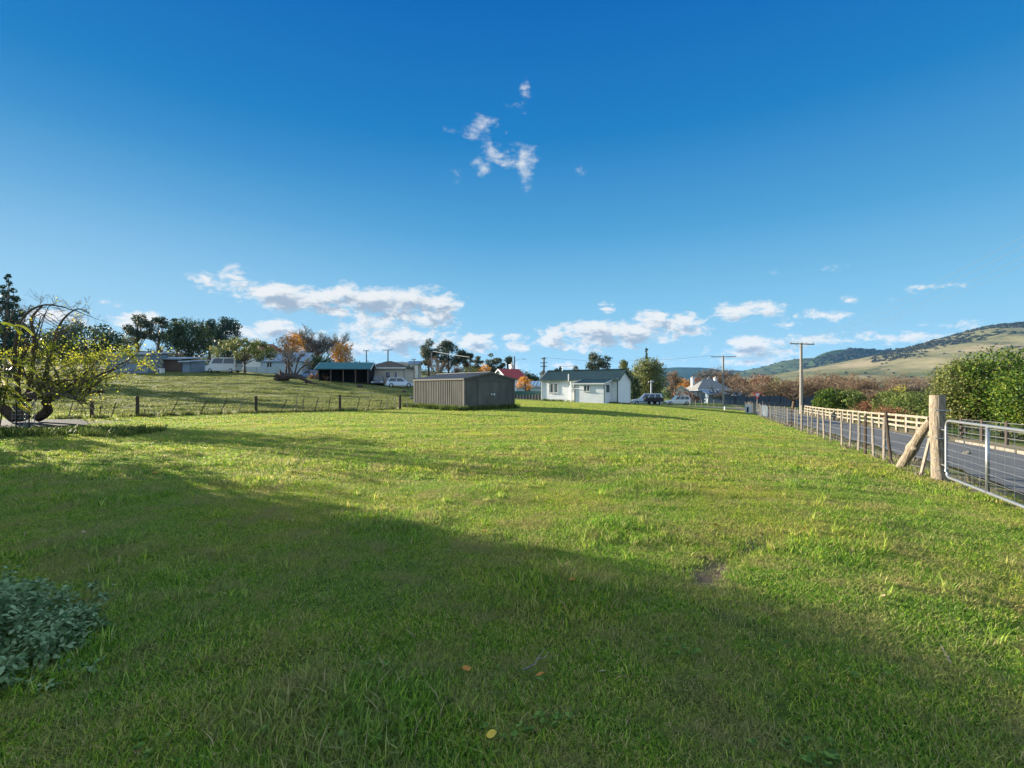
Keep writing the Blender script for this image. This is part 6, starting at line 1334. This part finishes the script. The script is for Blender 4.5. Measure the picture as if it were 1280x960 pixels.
def lawn():
    near = [grass_patch('blades', .13, 120, .042, .0019, 100 + i, .75) for i in range(5)] + [grass_patch('blades', .10, 60, .075, .0024, 120 + i, .55) for i in range(2)] + [grass_patch('blades', .15, 90, .036, .0018, 130 + i, 1.0) for i in range(2)]
    mid = [grass_patch('blades', .22, 110, .042, .0042, 200 + i, .75) for i in range(4)] + [grass_patch('blades', .18, 60, .075, .0045, 210 + i, .6) for i in range(1)]
    far = [grass_patch('blades', .5, 100, .05, .011, 300 + i, .75) for i in range(4)]
    X, Y, rng = scatter(27000, 1.0, 7.5, 1.3, 1); ok = allowed(X, Y, rng); X, Y = X[ok], Y[ok]; n = len(X); cl = wave(X * 3 + 5, Y * 3, 4.0); lush = wave(X + 3, Y + 8, 2.2)
    pick = rng.randint(0, 5, n); r = rng.uniform(0, 1, n); pick = np.where((lush > .45) & (r < .4), rng.randint(5, 7, n), pick); pick = np.where((lush < -.35) & (r < .6), rng.randint(7, 9, n), pick)
    grass_field('lawn_grass', 'short mown grass of the near lawn', near, np.stack([X, Y, hgt(X, Y)], 1), rng.uniform(0, 6.28, n), np.clip(.95 + .28 * lush + rng.uniform(-.35, .4, n), .4, 1.9), pick)
    tuft = [grass_patch('blades', .05, 26, .13, .0034, 150 + i, .5) for i in range(4)] + [grass_patch('blades', .035, 12, .10, .0055, 160 + i, .95) for i in range(2)]
    X, Y, rng = scatter(3000, 2.3, 12, 1.25, 7); ok = allowed(X, Y, rng) & ((wave(X + 3, Y + 8, 2.2) + rng.uniform(-.9, .6, len(X))) > .05); X, Y = X[ok], Y[ok]; n = len(X)
    grass_field('grass_tufts', 'coarser grass tufts standing out of the lawn', tuft, np.stack([X, Y, hgt(X, Y)], 1), rng.uniform(0, 6.28, n), rng.uniform(.5, 1.25, n), rng.randint(0, 6, n))
    coarse = [grass_patch('blades', .11, 40, .10, .007, 170 + i, .6) for i in range(3)]
    X, Y, rng = scatter(10000, 9, 30, 1.15, 9); ok = allowed(X, Y, rng) & ((wave(X + 3, Y + 8, 3.2) + .7 * wave(X * 1.3, Y * 1.3, 1.1) + rng.uniform(-.7, .5, len(X))) > .1); X, Y = X[ok], Y[ok]; n = len(X)
    grass_field('grass_tufts', 'coarser tufts speckling the middle and far lawn', coarse, np.stack([X, Y, hgt(X, Y)], 1), rng.uniform(0, 6.28, n), rng.uniform(.5, 1.1, n) * 1.0, rng.randint(0, 3, n))
    X, Y, rng = scatter(28000, 7.2, 19, 1.2, 2); ok = allowed(X, Y, rng); X, Y = X[ok], Y[ok]; n = len(X); lush = wave(X + 3, Y + 8, 2.2)
    grass_field('lawn_grass', 'sunlit mown grass across the middle of the lawn', mid, np.stack([X, Y, hgt(X, Y)], 1), rng.uniform(0, 6.28, n), np.clip(1 + .2 * lush + rng.uniform(-.25, .3, n), .6, 1.7), np.where((lush > .3) & (rng.uniform(0, 1, n) < .5), 4, rng.randint(0, 4, n)))
    X, Y, rng = scatter(30000, 18.5, 52, 1.15, 3); ok = allowed(X, Y, rng); X, Y = X[ok], Y[ok]; n = len(X); lush = wave(X + 3, Y + 8, 3.2)
    grass_field('lawn_grass', 'far lawn grass running back to the shed and cottage', far, np.stack([X, Y, hgt(X, Y)], 1), rng.uniform(0, 6.28, n), np.clip(1 + .2 * lush + rng.uniform(-.25, .3, n), .6, 1.7), rng.randint(0, 4, n))
lawn()
def paddock():
    tall = [grass_patch('blades', .6, 90, .09, .013, 400 + i, .7, 'grass_dull') for i in range(3)]
    rng = np.random.RandomState(5); Y = rng.uniform(26, 78, 26000); U = rng.uniform(-1.15, -.12, 26000); X = U * Y; ok = (Y > fenceL_Y(X) + .3) & (wave(X, Y * 2, 6) + rng.uniform(-.8, .8, len(X)) > -.15); ok &= ~((X > -9) & (Y > 29) & (Y < 38.0)); X, Y = X[ok], Y[ok]; n = len(X)
    grass_field('paddock_grass', 'rough tussocky grass of the grazed paddock', tall, np.stack([X, Y, hgt(X, Y)], 1), rng.uniform(0, 6.28, n), rng.uniform(.5, 1.3, n), rng.randint(0, 3, n))
paddock()

# ------------------------------------------------------------------ clear winter air over the far hills
def haze():
    q = MB(); q.box((0, 3500, 110), (15000, 13500, 250)); m = bpy.data.materials.new('haze'); m.use_nodes = True; nt = m.node_tree; nt.nodes.clear()
    o = nt.nodes.new('ShaderNodeOutputMaterial'); v = nt.nodes.new('ShaderNodeVolumePrincipled'); v.inputs['Color'].default_value = (.20, .52, 1.0, 1); v.inputs['Density'].default_value = .000045; v.inputs['Anisotropy'].default_value = 0
    nt.links.new(v.outputs[0], o.inputs['Volume']); ob = q.build('haze', m); tag(ob, 'thin blue air between the lawn and the far hills', 'haze', kind='stuff')
haze()
